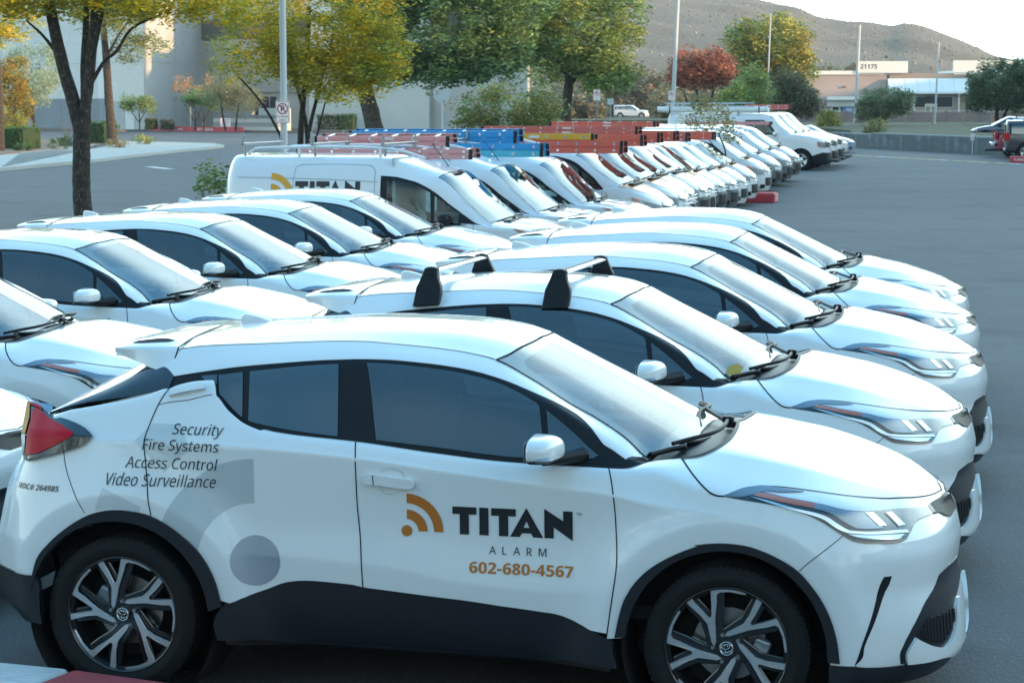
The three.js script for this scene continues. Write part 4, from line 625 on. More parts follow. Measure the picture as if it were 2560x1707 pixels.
// ---- buildings ------------------------------------------------------------------------------------------
const panelMap = tex(256, 256, (x, y) => { const v = .93 + .06 * tn(x, y, 3) + .04 * tn(x, y, 17, 2) + .03 * tn(x * 1, y, 50, 7); return [v, v, v]; }, { srgb: true }); panelMap.repeat.set(.12, .12);
function wallPiece(name, [ax, az2], [bx, bz], y0, y1, th, m, parent) { const dx = bx - ax, dz = bz - az2, l = Math.hypot(dx, dz), g = new THREE.BoxGeometry(l, y1 - y0, th); g.translate(0, 0, -th / 2); g.rotateY(-Math.atan2(dz, dx)); g.translate((ax + bx) / 2, (y0 + y1) / 2, (az2 + bz) / 2); const p = g.attributes.position, u = g.attributes.uv; for (let i = 0; i < p.count; i++) u.setXY(i, u.getX(i) * l, p.getY(i)); return part(name, g, m, parent); }
{
  const b = thing('warehouse', 'tall pale concrete warehouse with grey base behind the trees on the left', 'building', [0, 0, 0]);
  const pale = std(.74, .76, .74, .8, { map: panelMap }), mid = std(.54, .56, .56, .8, { map: panelMap }), darkB = std(.26, .30, .33, .8, { map: panelMap }), tan = std(.55, .54, .48, .8, { map: panelMap }), joint = std(.4, .41, .4, .9);
  const run = (A, B, y1, m, base, o = {}) => { // tilt-up panels with joints between them
    const dx = B[0] - A[0], dz = B[1] - A[1], l = Math.hypot(dx, dz), n = Math.max(1, Math.round(l / 7)), yb = base ? o.yb ?? 2.9 : 0;
    for (let i = 0; i < n; i++) { const e = .02 / l, P = (u) => [A[0] + dx * u, A[1] + dz * u], a = P(i / n + e), c = P((i + 1) / n - e); const rows = [yb, 6.2, 10.4, y1]; for (let k = 0; k < 3; k++) wallPiece('wall_panel', a, c, rows[k] + .02, rows[k + 1] - .02, .25, m, b); if (base) wallPiece('base_panel', a, c, -.6, yb - .02, .3, base, b); }
    wallPiece('wall_core', [A[0] - dz / l * .0, A[1]], B, -.6, y1 - .05, .2, joint, b).position.set(dz / l * .06, 0, -dx / l * .06);
  };
  run([-112, -201.5], [-83.8, -182.3], 17, pale, darkB); run([-83.8, -182.1], [-82, -179.4], 17, std(.82, .82, .78, .8, { map: panelMap }), darkB); run([-82, -179.4], [-76.6, -176.6], 17, std(.80, .79, .73, .8, { map: panelMap }), mid, { yb: 2.6 });
  run([-76.6, -176.6], [-77.5, -192.2], 17, mid, null); run([-77.5, -192.2], [-62, -183.6], 8.5, tan, null); run([-77.5, -192.6], [-58, -181.8], 15, pale, null); run([-62, -183.6], [-40, -171], 6.5, std(.5, .5, .47, .8, { map: panelMap }), null);  // recess wall in mid grey: its shade is put into the colour
  part('added_shade_block', box(-55.5, 4.6, -183, 11, 10, 14), std(.66, .66, .62, .8, { map: panelMap }), b);  // added block, there to shade the warehouse side wall
  const W = (n, px0, px1, y0, y1, m, dz = .12) => { const P = (u) => [lerp(-77.5, -62, u), lerp(-192.2, -183.6, u)]; const a = P(px0), c = P(px1); return wallPiece(n, [a[0] - .0, a[1] + dz], [c[0], c[1] + dz], y0, y1, .08, m, b); };
  const win = W('window', .44, .62, .9, 3.2, std(.5, .52, .52, .5)); { const P = (u) => [lerp(-77.5, -62, u), lerp(-192.2, -183.6, u)]; for (const [u0, u1] of [[.45, .49], [.5, .56], [.57, .615]]) { const a = P(u0), c = P(u1); wallPiece('pane', [a[0], a[1] + .2], [c[0], c[1] + .2], 1.0, 3.1, .06, M.gloss, win); } }
  const band = W('canopy_band', .3, 1.0, 3.5, 4.5, std(.36, .37, .36, .8), .4);
  { const a = [-79.35, -177.9], c = [-78.2, -177.35], d = wallPiece('door', a, c, 0, 2.4, .06, std(.66, .68, .66, .6), b); wallPiece('door_frame', [-79.45, -177.93], [-79.35, -177.87], 0, 2.5, .1, M.steel, d); part('handle', box(-78.4, 1.1, -177.3, .05, .12, .1, .01), M.steel, d); }
  { const l = part('wall_lamp', new RoundedBoxGeometry(.5, .35, .35, 2, .05).translate(-78.6, 6.4, -177.3), M.steel, b); }
}
{ // the striped monument wall
  const b = thing('monument_wall', 'low striped concrete monument wall at the driveway on the left', 'wall', [-65.6, 0, -172.8], -.46);
  for (const [y, h, w, m] of [[.2, .5, 8.2, std(.62, .63, .6, .8)], [.62, .3, 8.16, std(.35, .37, .38, .8)], [.97, .36, 8.2, std(.6, .61, .58, .8)], [1.32, .3, 8.14, std(.27, .29, .31, .8)]]) part('wall_course', box(0, y, 0, w, h - .02, .6), m, b); part('wall_block', box(2.9, 1.0, -.5, 3.4, 2.1, .6), std(.58, .58, .53, .8), b); part('wall_top', box(-1.6, 1.6, -.4, 3.4, .3, .7), std(.34, .36, .37, .8), b);
}
{
  const b = thing('office_building', 'brown and cream building numbered 21175 with a white awning, far at the right', 'building', [-14.6, 0, -277.4], .243);
  const brown = std(.48, .40, .36, .85, { map: panelMap }), taupe = std(.50, .41, .38, .85, { map: panelMap }), cream = std(.80, .80, .75, .8), blk = std(.40, .33, .28, .9, { map: panelMap });
  part('wall', box(-9, 2.9, -6, 12, 6.2, 10), taupe, b); part('wall', box(2.2, 3, -6, 9.8, 6.2, 10.3), blk, b); part('wall', box(24, 2.9, -6, 32, 6.2, 10), taupe, b);
  part('parapet', box(-10, 6.2, -5.9, 13, .5, 10.3), cream, b); part('parapet', box(9.5, 6.2, -5.9, 8, .5, 10.4), cream, b); part('parapet', box(26, 6.2, -5.9, 26, .45, 10.3), cream, b);
  const sg = part('sign_panel', box(-3.6, 6.9, -.7, 6.3, 1.5, .5, .02), cream, b); part('sign_panel', box(10.9, 6.95, -.7, 11.0, 1.55, .5, .02), cream, b);
  const map = canvas(512, 128, (c, w, h) => { c.clearRect(0, 0, w, h); c.fillStyle = '#26292b'; c.font = 'bold 104px sans-serif'; c.fillText('21175', 14, 104); }); part('number_lettering', new THREE.PlaneGeometry(3.9, .96).translate(-4.7, 7.0, -.44), new THREE.MeshStandardMaterial({ map, transparent: true }), sg);
  { const s = new THREE.Shape(); s.moveTo(0, 3.5); s.lineTo(1.9, 3.5); s.lineTo(1.9, 3.75); s.lineTo(.15, 5.45); s.lineTo(0, 5.45); s.closePath(); const g = new THREE.ExtrudeGeometry(s, { depth: 13.6, bevelEnabled: false }); g.rotateY(-Math.PI / 2); g.translate(10.6, 0, -.7); const a = part('awning', g, std(.8, .83, .82, .5), b); const sm = []; for (let i = 0; i < 9; i++) sm.push(rod([-2.4 + i * 1.55, 3.76, 1.21], [-2.4 + i * 1.55, 5.45, -.54], .02)); part('awning_seam', sm, std(.62, .66, .66, .5), a); }
  const gl = std(.02, .024, .028, .15), fr = std(.62, .64, .63, .5);
  for (const [x, w, h, y] of [[1.2, 1.6, 1.3, 2.45], [4.1, 2.6, 1.3, 2.45]]) { const q = part('window', box(x, y, -.78, w + .16, h + .16, .12), fr, b); part('pane', box(x, y, -.71, w, h, .06), gl, q); }
  for (const x of [1.2, 4.4]) part('panel_below', box(x, .95, -.76, 1.6, 1.5, .1), std(.42, .34, .26, .8), b);
  const en = part('entrance', box(2.65, 1.1, -.72, 1.6, 2.2, .16), fr, b); for (const x of [2.25, 3.0]) { const d = part('door', box(x, 1.02, -.62, .68, 2.02, .06), fr, en); part('pane', box(x, 1.05, -.58, .5, 1.7, .03), std(.3, .25, .2, .3), d); }
  part('pane', box(2.65, 2.75, -.63, 1.6, .8, .06), gl, en); for (const x of [.2, 5.9]) part('column', box(x, 1.75, .9, .16, 3.5, .16), fr, b);
  const lt = part('wall_lamp', new RoundedBoxGeometry(.35, .25, .3, 2, .04).translate(-8.4, 4.4, -.85), std(.3, .2, .12, .6), b);
  const ca = part('side_canopy', box(-8.6, 2.95, .1, 4.4, .45, 1.8), cream, b); part('canopy_fascia', box(-8.6, 2.3, -.4, 4.2, .8, .6), std(.6, .62, .62, .6), ca);
  const sd = part('side_door', box(-9.6, 1.0, -.8, 1.3, 2.1, .2), fr, b); for (const y of [.5, 1.05, 1.6]) part('pane', box(-9.6, y, -.68, .75, .42, .05), gl, sd);
  const bp = part('blue_panel', box(-7.9, 1.05, -.6, 1.6, 2.2, .5), std(.03, .2, .52, .5), b); part('panel_mark', box(-7.9, 1.5, -.345, .8, .35, .01), std(.5, .45, .55, .5), bp);
  for (let i = 0; i < 9; i++) { const q = part('railing_post', box(-12 + i * 2.6, .75, 6, .06, 1.3, .06), std(.5, .52, .52, .5), b); } part('railing', [box(-1.8, 1.35, 6, 21, .06, .06), box(-1.8, .85, 6, 21, .05, .05)], std(.55, .57, .57, .5), b);
}
{ const b = thing('screen_wall', 'long low brown block wall before the building at the far right', 'wall', [-4, .3, -194.5], .1); for (let i = 0; i < 14; i++) part('wall_panel', box(-16 + i * 3, .6, 0, 2.96, 1.3, .3), std(.33 + (i % 3) * .01, .26, .24, .9, { map: panelMap }), b); for (let i = 0; i < 15; i++) part('wall_post', box(-17.5 + i * 3, .66, 0, .3, 1.46, .4), std(.25, .2, .18, .9), b); }
{ // retaining wall, in cast lengths
  const b = thing('retaining_wall', 'long slate grey concrete retaining wall with pale streaks across the far end of the lot', 'wall', [0, 0, 0]);
  const st = tex(512, 128, (x, y) => { const s = Math.max(0, tn(x, y * .12, 14, 5)) * Math.max(0, .5 + tn(x, y, 4, 1)), s2 = Math.pow(Math.max(0, tn(x, 0, 17, 9)), 2) * 1.4, v = .62 + .1 * tn(x, y, 6) + .9 * s * (.3 + y) + s2; return [v, v, v]; }, { srgb: true }); st.repeat.set(.09, 1 / 1.0);
  const P = [[-11.4, -120.8], [-9.5, -117.6], [-6.8, -111.2], [-2.7, -102.6], [1.5, -93.9], [6, -84.6], [12, -72.5]];
  for (let i = 0; i < P.length - 1; i++) wallPiece('wall_length', P[i], P[i + 1], -.35, i < 2 ? .74 : .8, .35, std(.24, .31, .345, .85, { map: st }), b); for (let i = 0; i < P.length - 1; i++) wallPiece('coping', [P[i][0], P[i][1] + .03], [P[i + 1][0], P[i + 1][1] + .03], i < 2 ? .74 : .80, i < 2 ? .79 : .86, .42, std(.22, .27, .29, .85), b);
}
{ // unseen hall to the right, placed to keep the sun off the lot
  const b = thing('unseen_hall', 'unseen long grey hall right of the lot, placed to keep the sun off it', 'building', [0, 0, 0]); part('wall', box(52, 6.1, -150, 30, 13.4, 360), std(.45, .45, .43, .85), b); part('roof', box(52, 12.85, -150, 30.6, .3, 360.6), std(.4, .4, .4, .85), b); for (let i = 0; i < 20; i++) part('loading_door', box(36.96, 1.9, -300 + i * 16, .1, 3.6, 3.4, .02), std(.35, .37, .4, .6), b);
}
// ---- trees and plants -----------------------------------------------------------------------------------
const leafMats = new Map();
const leafMat = () => { const k = 'leaf'; if (!leafMats.has(k)) leafMats.set(k, phys(1, 1, 1, .75, { vertexColors: true, transmission: .42, thickness: 0, side: THREE.DoubleSide, specularIntensity: .4 })); return leafMats.get(k); };
const barkMap = tex(256, 256, (x, y) => { const r = Math.abs(tn(x, y * .35, 26, 2)) * 1.6, v = .42 + .5 * r + .2 * tn(x, y, 8) + (rnd() - .5) * .12; return [v, v * .95, v * .9]; }, { srgb: true }); barkMap.repeat.set(1, 1);
const barkBump = tex(256, 256, (x, y) => { const r = Math.abs(tn(x, y * .35, 26, 2)) * 2; return [r, r, r]; });
const bark = std(.16, .145, .135, .95, { map: barkMap, bumpMap: barkBump, bumpScale: .02 }), barkPale = std(.26, .225, .19, .95, { map: barkMap, bumpMap: barkBump, bumpScale: .03 });
function limb(pts, r0, r1, rad = 10) { // tapered tube through points
  const c = new THREE.CatmullRomCurve3(pts.map((p) => new THREE.Vector3(...p)), false, 'centripetal'), n = Math.max(6, pts.length * 5), g = new THREE.TubeGeometry(c, n, 1, rad), p = g.attributes.position, u = g.attributes.uv, L = c.getLength();
  for (let i = 0; i <= n; i++) { const o = c.getPointAt(i / n); for (let j = 0; j <= rad; j++) { const k = i * (rad + 1) + j, a = lerp(r0, r1, Math.pow(i / n, .8)) * (1 + .10 * noise.noise(j * 1.3, i * .6, r0 * 40)); p.setXYZ(k, o.x + (p.getX(k) - o.x) * a, o.y + (p.getY(k) - o.y) * a, o.z + (p.getZ(k) - o.z) * a); u.setXY(k, j / rad * Math.max(.25, r0 * 5), i / n * L); } }
  g.computeVertexNormals(); return g;
}
// clumps: [x, y, z, rx, ry, rz, clump count, leaves per clump]; cols: list of linear colours, picked by height and chance
function foliage(clumps, size, cols, { drop = 0, cl = .3, sparse = 1, o2 } = {}) {
  let n = 0; for (const c of clumps) n += Math.round(c[6] * sparse) * c[7];
  const pos = new Float32Array(n * 18), nor = new Float32Array(n * 18), col = new Float32Array(n * 18), uv = new Float32Array(n * 12); let k = 0;
  for (const [cx, cy, cz, rx, ry, rz, m, q] of clumps) for (let i = 0; i < Math.round(m * sparse); i++) {
    let x, y, z, d; do { x = rr(-1, 1); y = rr(-1, 1); z = rr(-1, 1); d = Math.hypot(x, y, z); } while (d > 1 || (d < .55 && rnd() < .6));
    const ox = cx + x * rx, oy = cy + y * ry, oz = cz + z * rz, R = cl * rr(.6, 1.35), tone = rr(.72, 1.28), base = cols[Math.floor(Math.pow(rnd(), 1.1) * cols.length) % cols.length];
    for (let j = 0; j < q; j++) {
      const a = rr(0, 6.283), b = Math.acos(rr(-1, 1)), e = R * Math.cbrt(rnd()), px = ox + e * Math.sin(b) * Math.cos(a), py = oy + e * Math.cos(b) * .8 - drop * rnd() * R, pz = oz + e * Math.sin(b) * Math.sin(a);
      const s = size * rr(.6, 1.25), t1 = rr(0, 6.283), t2 = rr(-1.1, 1.1), ux = Math.cos(t1), uz = Math.sin(t1), uy = drop ? -rr(.3, 1.4) : rr(-.6, .4), ul = Math.hypot(ux, uy, uz), U = [ux / ul, uy / ul, uz / ul], V0 = [-uz * Math.cos(t2), Math.sin(t2), ux * Math.cos(t2)];
      let N = [U[1] * V0[2] - U[2] * V0[1], U[2] * V0[0] - U[0] * V0[2], U[0] * V0[1] - U[1] * V0[0]]; const nl = Math.hypot(...N) || 1; N = N.map((c) => c / nl); 
      const V = [N[1] * U[2] - N[2] * U[1], N[2] * U[0] - N[0] * U[2], N[0] * U[1] - N[1] * U[0]], w = drop ? .28 : .46;
      const up = N[1] < 0;
      const P = [[px - U[0] * s, py - U[1] * s, pz - U[2] * s], [px + V[0] * s * w, py + V[1] * s * w, pz + V[2] * s * w], [px + U[0] * s, py + U[1] * s, pz + U[2] * s], [px - V[0] * s * w, py - V[1] * s * w, pz - V[2] * s * w]];
      const f = tone * rr(.8, 1.2), mixc = rnd() < .25 ? cols[Math.floor(rnd() * cols.length)] : base;
      if (up) N = N.map((c) => -c);
      for (const v of up ? [0, 1, 2, 0, 2, 3] : [0, 2, 1, 0, 3, 2]) { for (let c = 0; c < 3; c++) { pos[k * 3 + c] = P[v][c]; nor[k * 3 + c] = N[c]; col[k * 3 + c] = mixc[c] * f * (o2 ?? 2.05); } k++; }
    }
  }
  const g = new THREE.BufferGeometry(); g.setAttribute('position', new THREE.BufferAttribute(pos, 3)); g.setAttribute('normal', new THREE.BufferAttribute(nor, 3)); g.setAttribute('color', new THREE.BufferAttribute(col, 3)); g.setAttribute('uv', new THREE.BufferAttribute(uv, 2)); return g;
}
function tree(name, label, [x, z], y, limbs, clumps, size, cols, o = {}) {
  const t = thing(name, label, o.cat ?? 'tree', [x, y, z], 0, o.group); seed(Math.abs(Math.round(x * 37 + z * 101)) + 5);
  if (limbs.length) part('trunk', limbs.map((l) => limb(l[0], l[1], l[2], l[3] ?? 10)), o.bark ?? bark, t);
  part('crown', foliage(clumps, size, cols, o), leafMat(), t); return t;
}
const YEL = [[.36, .27, .015], [.30, .25, .02], [.22, .22, .03], [.40, .27, .02], [.15, .19, .035]], YG = [[.14, .17, .03], [.20, .20, .03], [.09, .13, .035], [.30, .25, .025]], GRN = [[.075, .135, .055], [.10, .165, .06], [.06, .105, .05], [.13, .18, .055]], GR2 = [[.13, .18, .06], [.17, .21, .06], [.105, .155, .06], [.23, .23, .055]], OLV = [[.14, .14, .045], [.17, .15, .045], [.10, .115, .045], [.20, .14, .04]], PALE = [[.20, .24, .16], [.16, .20, .13], [.24, .26, .17]], RUS = [[.26, .10, .065], [.20, .09, .06], [.30, .13, .07], [.16, .085, .06]], LIT = [[.26, .22, .05], [.20, .19, .05], [.32, .26, .05], [.13, .15, .05]];
// the two-stemmed yellow ash in front of the street
tree('ash_tree', 'two stemmed ash with rough dark bark and yellow leaves standing behind the back row', [-16.65, -32.15], -.05,
  [[[[.02, 0, 0], [-.02, 1.0, 0], [.03, 2.05, .02]], .2, .175, 14], [[[.0, 2.0, 0], [-.16, 2.65, .02], [-.36, 3.3, 0], [-.62, 4.4, -.05], [-.9, 6, -.1]], .15, .10, 12], [[[.08, 1.95, 0], [.13, 2.5, .05], [.22, 3.05, .05], [.35, 3.9, .1], [.55, 5, .2], [.7, 6.4, .2]], .13, .07, 12], [[[.12, 2.45, .05], [.05, 3.3, -.1], [.1, 4.3, -.15], [.1, 6, -.2]], .085, .05], [[[.22, 2.9, .05], [.62, 3.45, .1], [.85, 3.6, .12], [1.2, 4.05, .15], [1.9, 4.35, .2]], .05, .02, 8], [[[-.42, 3.5, 0], [-.75, 3.95, .1], [-1.1, 4.25, .1]], .05, .02, 8], [[[.3, 3.4, .1], [.6, 4.4, .2], [.9, 5.6, .2]], .07, .03]],
  [[0, 6.2, 0, 3.6, 1.7, 3.2, 260, 90], [-1.6, 4.75, .2, 1.4, .42, 1.2, 64, 62], [1.7, 4.65, .3, 1.5, .42, 1.2, 68, 62], [.2, 4.75, -.3, 1.2, .35, 1, 44, 56], [3.1, 4.5, .2, .9, .45, .8, 34, 44], [-3.2, 4.8, .2, 1, .6, .9, 44, 60]], .06, YEL, { cl: .34 });
tree('ash_tree', 'many stemmed young ash with dense yellow and green leaves behind the light pole', [-16.0, -43.9], -.05,
  [[[[-.05, 0, 0], [-.02, 1.5, 0], [.05, 2.4, 0], [.2, 3.4, .1], [.3, 5, .1]], .1, .05], [[[.1, .2, .1], [.25, 1.8, .1], [.6, 3, .2], [1.0, 4.3, .3]], .07, .03], [[[-.1, .2, 0], [-.5, 1.7, .1], [-1.0, 2.6, .2], [-1.6, 3.3, .3]], .06, .02], [[[.0, .3, -.1], [.1, 1.8, -.2], [-.2, 3.2, -.2], [-.5, 4.6, -.3]], .07, .03], [[[.1, .3, 0], [.4, 1.6, 0], [.7, 2.6, .1]], .05, .02]],
  [[.3, 5.3, 0, 2.5, 2.0, 2.2, 270, 90], [-1.3, 3.75, .2, 1.1, .6, 1, 46, 48], [1.1, 3.35, .2, 1.3, .65, 1.1, 100, 70], [-.2, 3.6, .3, 1, .6, .9, 40, 46], [1.9, 3.9, 0, 1, 1, 1, 80, 70]], .06, [...YEL, ...YG.slice(0, 2)], { cl: .36 });
// the big trees
tree('shade_tree', 'big dark green shade tree with a thick leaning grey trunk in the middle', [-24.6, -77], -.1,
  [[[[.55, 0, 0], [.3, 1.6, 0], [-.1, 3.4, .1], [-.3, 5, 0]], .42, .28, 14], [[[-.15, 3.2, 0], [1.2, 4.8, .2], [2.6, 6.4, .2]], .2, .08], [[[-.25, 4.6, 0], [-.6, 6.2, .3], [-1, 8, .2]], .2, .08], [[[0, 3.6, 0], [.6, 5.4, -.6], [1.4, 7.5, -.5]], .18, .07]],
  [[3.4, 6.0, 0, 3.4, 2.6, 3, 240, 70], [5.6, 7.2, 0, 2.2, 2.2, 2, 110, 60], [.6, 7.4, 0, 2.6, 2.3, 2.5, 150, 66], [1.2, 4.4, .3, 1.5, 1.0, 1.4, 70, 56], [5.3, 4.6, .3, 1.5, 1.2, 1.4, 80, 56], [3.1, 4.0, .5, 1.3, .8, 1.3, 50, 52]], .12, GRN, { cl: .55, bark: barkPale });
tree('shade_tree', 'tall lighter green tree with fine foliage right of the dark shade tree', [-20.6, -99], -.1,
  [[[[-.5, 0, 0], [-.45, 2, 0], [-.2, 4, .1], [.2, 6, 0]], .3, .2], [[[-.3, 3.4, 0], [.8, 5, .2], [1.7, 6.6, .1]], .14, .06], [[[-.3, 3.8, 0], [-1.3, 5.6, .2], [-1.8, 7, 0]], .14, .06]],
  [[.5, 6.8, 0, 3.1, 2.9, 2.6, 240, 70], [-2.4, 7.4, 0, 1.8, 2, 1.6, 70, 60], [1.5, 4.3, .2, 1.7, 1.3, 1.5, 90, 60], [-1.6, 5.3, .3, 1.7, 1.8, 1.5, 90, 60]], .13, GR2, { cl: .55, bark: barkPale });
tree('bushy_tree', 'small olive green bushy tree rising behind the ladders', [-14.3, -58.8], -.2, [[[[0, 0, 0], [.05, 1, 0], [.2, 2, 0]], .07, .04], [[[0, .6, 0], [-.5, 1.7, .1], [-.9, 2.6, 0]], .05, .02], [[[0, .8, 0], [.6, 1.9, 0], [1, 2.7, .1]], .05, .02]],
  [[.1, 2.45, 0, 1.75, .95, 1.3, 120, 60], [-.9, 1.9, .2, .9, .7, .8, 40, 50], [.95, 2.3, .2, .8, .8, .8, 40, 50]], .065, [...OLV, GR2[0], GR2[1]], { cl: .34 });
tree('island_tree', 'thin little tree with brownish yellow leaves growing between the white vans', [-6.45, -51.8], dip(-51.8), [[[[.1, 0, .9], [.2, .9, .9], [.34, 1.35, .8], [.1, 1.9, .5]], .03, .02, 7], [[[.3, 1.2, .8], [-.3, 1.9, .4], [-.6, 2.3, .3]], .02, .01, 6]], [[-.25, 2.35, .3, .75, .42, .5, 46, 26], [.42, 1.95, .5, .35, .3, .3, 18, 24], [-.55, 2.7, .2, .3, .25, .3, 14, 20]], .05, [[.2, .15, .04], [.13, .13, .045], [.26, .18, .05], [.1, .11, .05]], { cl: .24 });
tree('sunlit_tree', 'broad yellow green tree lit warm on its right side before the hill', [-18.6, -161.8], 0, [[[[0, 0, 0], [.1, 2.5, 0], [0, 5, 0]], .3, .18]], [[0, 7.1, 0, 3.4, 2.2, 3, 170, 60], [1.4, 5.0, .2, 2.2, 1.9, 2, 110, 56], [-1.6, 6.2, 0, 2, 1.7, 2, 80, 56], [.9, 3.4, .3, 1.9, 1.2, 1.8, 60, 50]], .17, [...LIT, GR2[0], GR2[2]], { cl: .75 });
tree('rusty_tree', 'rounded reddish brown tree beside the tall light pole', [-20.6, -140.3], 0, [[[[0, 0, 0], [-.1, 1.6, 0], [-.3, 3.4, 0]], .16, .1], [[[0, .8, 0], [.5, 2, 0], [.9, 3.4, 0]], .12, .06], [[[-.1, .8, 0], [-.7, 2, .1], [-1.2, 3.2, 0]], .1, .05]], [[0, 4.9, 0, 2.3, 1.35, 2.1, 150, 60], [-1.0, 4.4, .2, 1.2, .9, 1.1, 40, 50], [1.1, 4.2, .2, 1.2, .9, 1.1, 40, 50]], .13, RUS, { cl: .55 });
tree('bushy_tree', 'green bushy tree below the sunlit tree with bare brown twigs above', [-16.3, -131], 0, [[[[0, 0, 0], [0, 1.4, 0], [.2, 2.8, 0]], .1, .06]], [[.2, 2.7, 0, 1.8, 1.5, 1.6, 100, 56], [.6, 4.1, 0, .9, .8, .8, 26, 30]], .12, GR2, { cl: .5 });
tree('bushy_tree', 'dark olive shrub tree behind the big cargo vans', [-12.2, -121.6], .3, [[[[0, 0, 0], [0, 1.4, 0], [.2, 2.4, 0]], .08, .05]], [[.1, 2.3, 0, 1.25, 1.0, 1.2, 80, 56], [1.0, 2.0, .2, .7, .6, .7, 26, 46], [-.3, 3.3, 0, .8, .7, .8, 30, 46]], .11, [[.07, .085, .045], [.10, .09, .055], [.055, .075, .04], [.12, .09, .06]], { cl: .45 });
tree('round_tree', 'dense dark green rounded tree at the right edge before the building', [-1.6, -175.8], .5, [[[[0, 0, 0], [0, 1.2, 0], [.2, 2.4, 0]], .2, .14], [[[.3, 0, 0], [.8, 1.4, .1], [1.4, 2.6, 0]], .16, .1]], [[.4, 3.4, 0, 2.8, 2.0, 2.4, 190, 66], [2.8, 3.7, .2, 2.2, 1.9, 2, 130, 60], [-1.3, 2.5, .3, 1.3, 1.3, 1.3, 70, 56], [1.8, 2.2, .5, 2.2, 1.2, 1.6, 80, 56]], .13, [[.05, .085, .035], [.06, .10, .045], [.04, .07, .035], [.10, .115, .04]], { cl: .55 });
tree('desert_tree', 'light green feathery desert tree before the white awning', [-10.1, -163.3], .4, [[[[0, 0, 0], [0, .8, 0], [.2, 1.8, 0]], .1, .06]], [[.1, 1.9, 0, 2.0, 1.25, 1.8, 140, 60], [1.5, 2.1, .1, 1.1, .9, 1, 50, 52], [-1.1, 1.4, .1, 1, .9, 1, 40, 50]], .11, [[.12, .155, .085], [.10, .14, .075], [.16, .18, .09], [.09, .11, .06]], { cl: .5 });
tree('shrub', 'yellow green shrub beside the low end of the retaining wall', [-13.6, -158], .5, [], [[0, .55, 0, .95, .75, .9, 50, 50]], .1, [[.2, .19, .03], [.13, .14, .04], [.26, .22, .04]], { cl: .4, cat: 'shrub' });
tree('shrub', 'brownish shrub right behind the last cargo van', [-6.9, -118], .6, [], [[-.2, .35, 0, .6, .55, .5, 34, 44]], .08, OLV, { cl: .3, cat: 'shrub' });
// left side, from near to far
tree('desert_tree', 'tall single trunk tree on the gravel bed beside the box hedge', [-50.6, -110], .1, [[[[.1, 0, 0], [-.05, 2.2, 0], [-.2, 5.2, 0], [-.4, 8, 0]], .3, .17, 12], [[[-.2, 5, 0], [.8, 6.5, .1], [1.8, 7.6, .2]], .1, .04]], [[.2, 7.8, 0, 2.6, 1.5, 2, 110, 50], [1.5, 5.6, .3, 1.2, .8, 1, 34, 30], [2.9, 5.9, .3, 1.2, .6, 1, 26, 26]], .11, [[.12, .14, .07], [.16, .17, .08], [.22, .2, .06]], { cl: .5, bark: barkPale });
tree('desert_tree', 'bare grey trunk cut by the left picture edge beside a box hedge', [-48.7, -92], .1, [[[[0, 0, 0], [0, 2.4, 0], [-.1, 6, 0]], .34, .26, 12]], [[.3, 6.6, 0, 2.2, 1.3, 1.8, 90, 50]], .1, YEL, { cl: .45, bark: barkPale });
tree('desert_tree', 'pale feathery green tree left before the warehouse wall', [-65, -129.2], 0, [[[[.3, 0, 0], [.2, 1.8, 0], [0, 3.4, 0]], .12, .07], [[[.2, 1.4, 0], [-.6, 2.6, 0], [-.9, 3.6, 0]], .07, .03]], [[.3, 4.7, 0, 2.1, 2.1, 1.8, 110, 60], [-.6, 3.2, .2, 1, .8, .9, 30, 44]], .12, PALE, { cl: .55, drop: .8 });
tree('autumn_tree', 'small orange and yellow tree at the left edge', [-61.6, -119.9], 0, [[[[0, 0, 0], [.1, 1.6, 0], [0, 3.2, 0]], .1, .06]], [[0, 3.8, 0, 1.0, 1.9, 1, 80, 56], [.6, 2.2, .2, .9, .8, .9, 34, 46]], .11, [[.27, .17, .03], [.24, .19, .035], [.15, .14, .04]], { cl: .45 });
tree('bushy_tree', 'yellow green bush mass behind the box hedge at the left edge', [-57, -108.5], .1, [], [[-1.5, 1.4, 0, 1.9, 1.4, 1.3, 90, 56], [.6, 1.1, 0, 1.3, 1, 1, 50, 50]], .1, [[.2, .18, .03], [.13, .14, .04], [.25, .2, .03]], { cl: .45, cat: 'bush' });
const young = (label, p, s, cols, sp = 1) => tree('young_tree', label, p, .1, [[[[0, 0, 0], [.05, .9, 0], [.0, 1.7, 0]], .07, .05], [[[0, .7, 0], [.5, 1.6, 0], [.9, 2.2, 0]], .05, .02], [[[0, .8, 0], [-.5, 1.5, .1], [-.9, 2.3, 0]], .05, .02]], [[0, 2.5 * s, 0, 1.5 * s, .7 * s, 1.2 * s, 50 * sp, 40], [.9 * s, 2.1 * s, .1, .8 * s, .5 * s, .7 * s, 22 * sp, 36], [-.9 * s, 2.2 * s, .1, .7 * s, .5 * s, .7 * s, 20 * sp, 36]], .11, cols, { cl: .42 });
young('young airy green tree before the pale warehouse corner', [-72, -164], 1, GR2, .8);
young('young dark green tree beside the red kerb and the thin post', [-69.2, -171.5], 1.15, GRN.map((c) => c.map((v) => v * 1.25)));
young('young bare tree with a few orange leaves above the red kerb', [-70.6, -173], 1.55, [[.38, .2, .08], [.3, .2, .1], [.2, .16, .08]], .45);
tree('desert_tree', 'drooping pale willow like tree before the warehouse windows', [-65.4, -168.5], .1, [[[[-.6, 0, 0], [-.9, 1.7, 0], [-1.1, 3.4, 0]], .1, .05], [[[.3, 0, 0], [.5, 1.6, 0], [.8, 3.2, 0]], .1, .05]], [[-.6, 3.9, 0, 1.9, 1.2, 1.5, 70, 46], [1.0, 3.0, 0, 1.9, 1.2, 1.5, 80, 50]], .12, [[.16, .16, .09], [.2, .19, .1], [.12, .13, .07]], { cl: .55, drop: 1.2 });
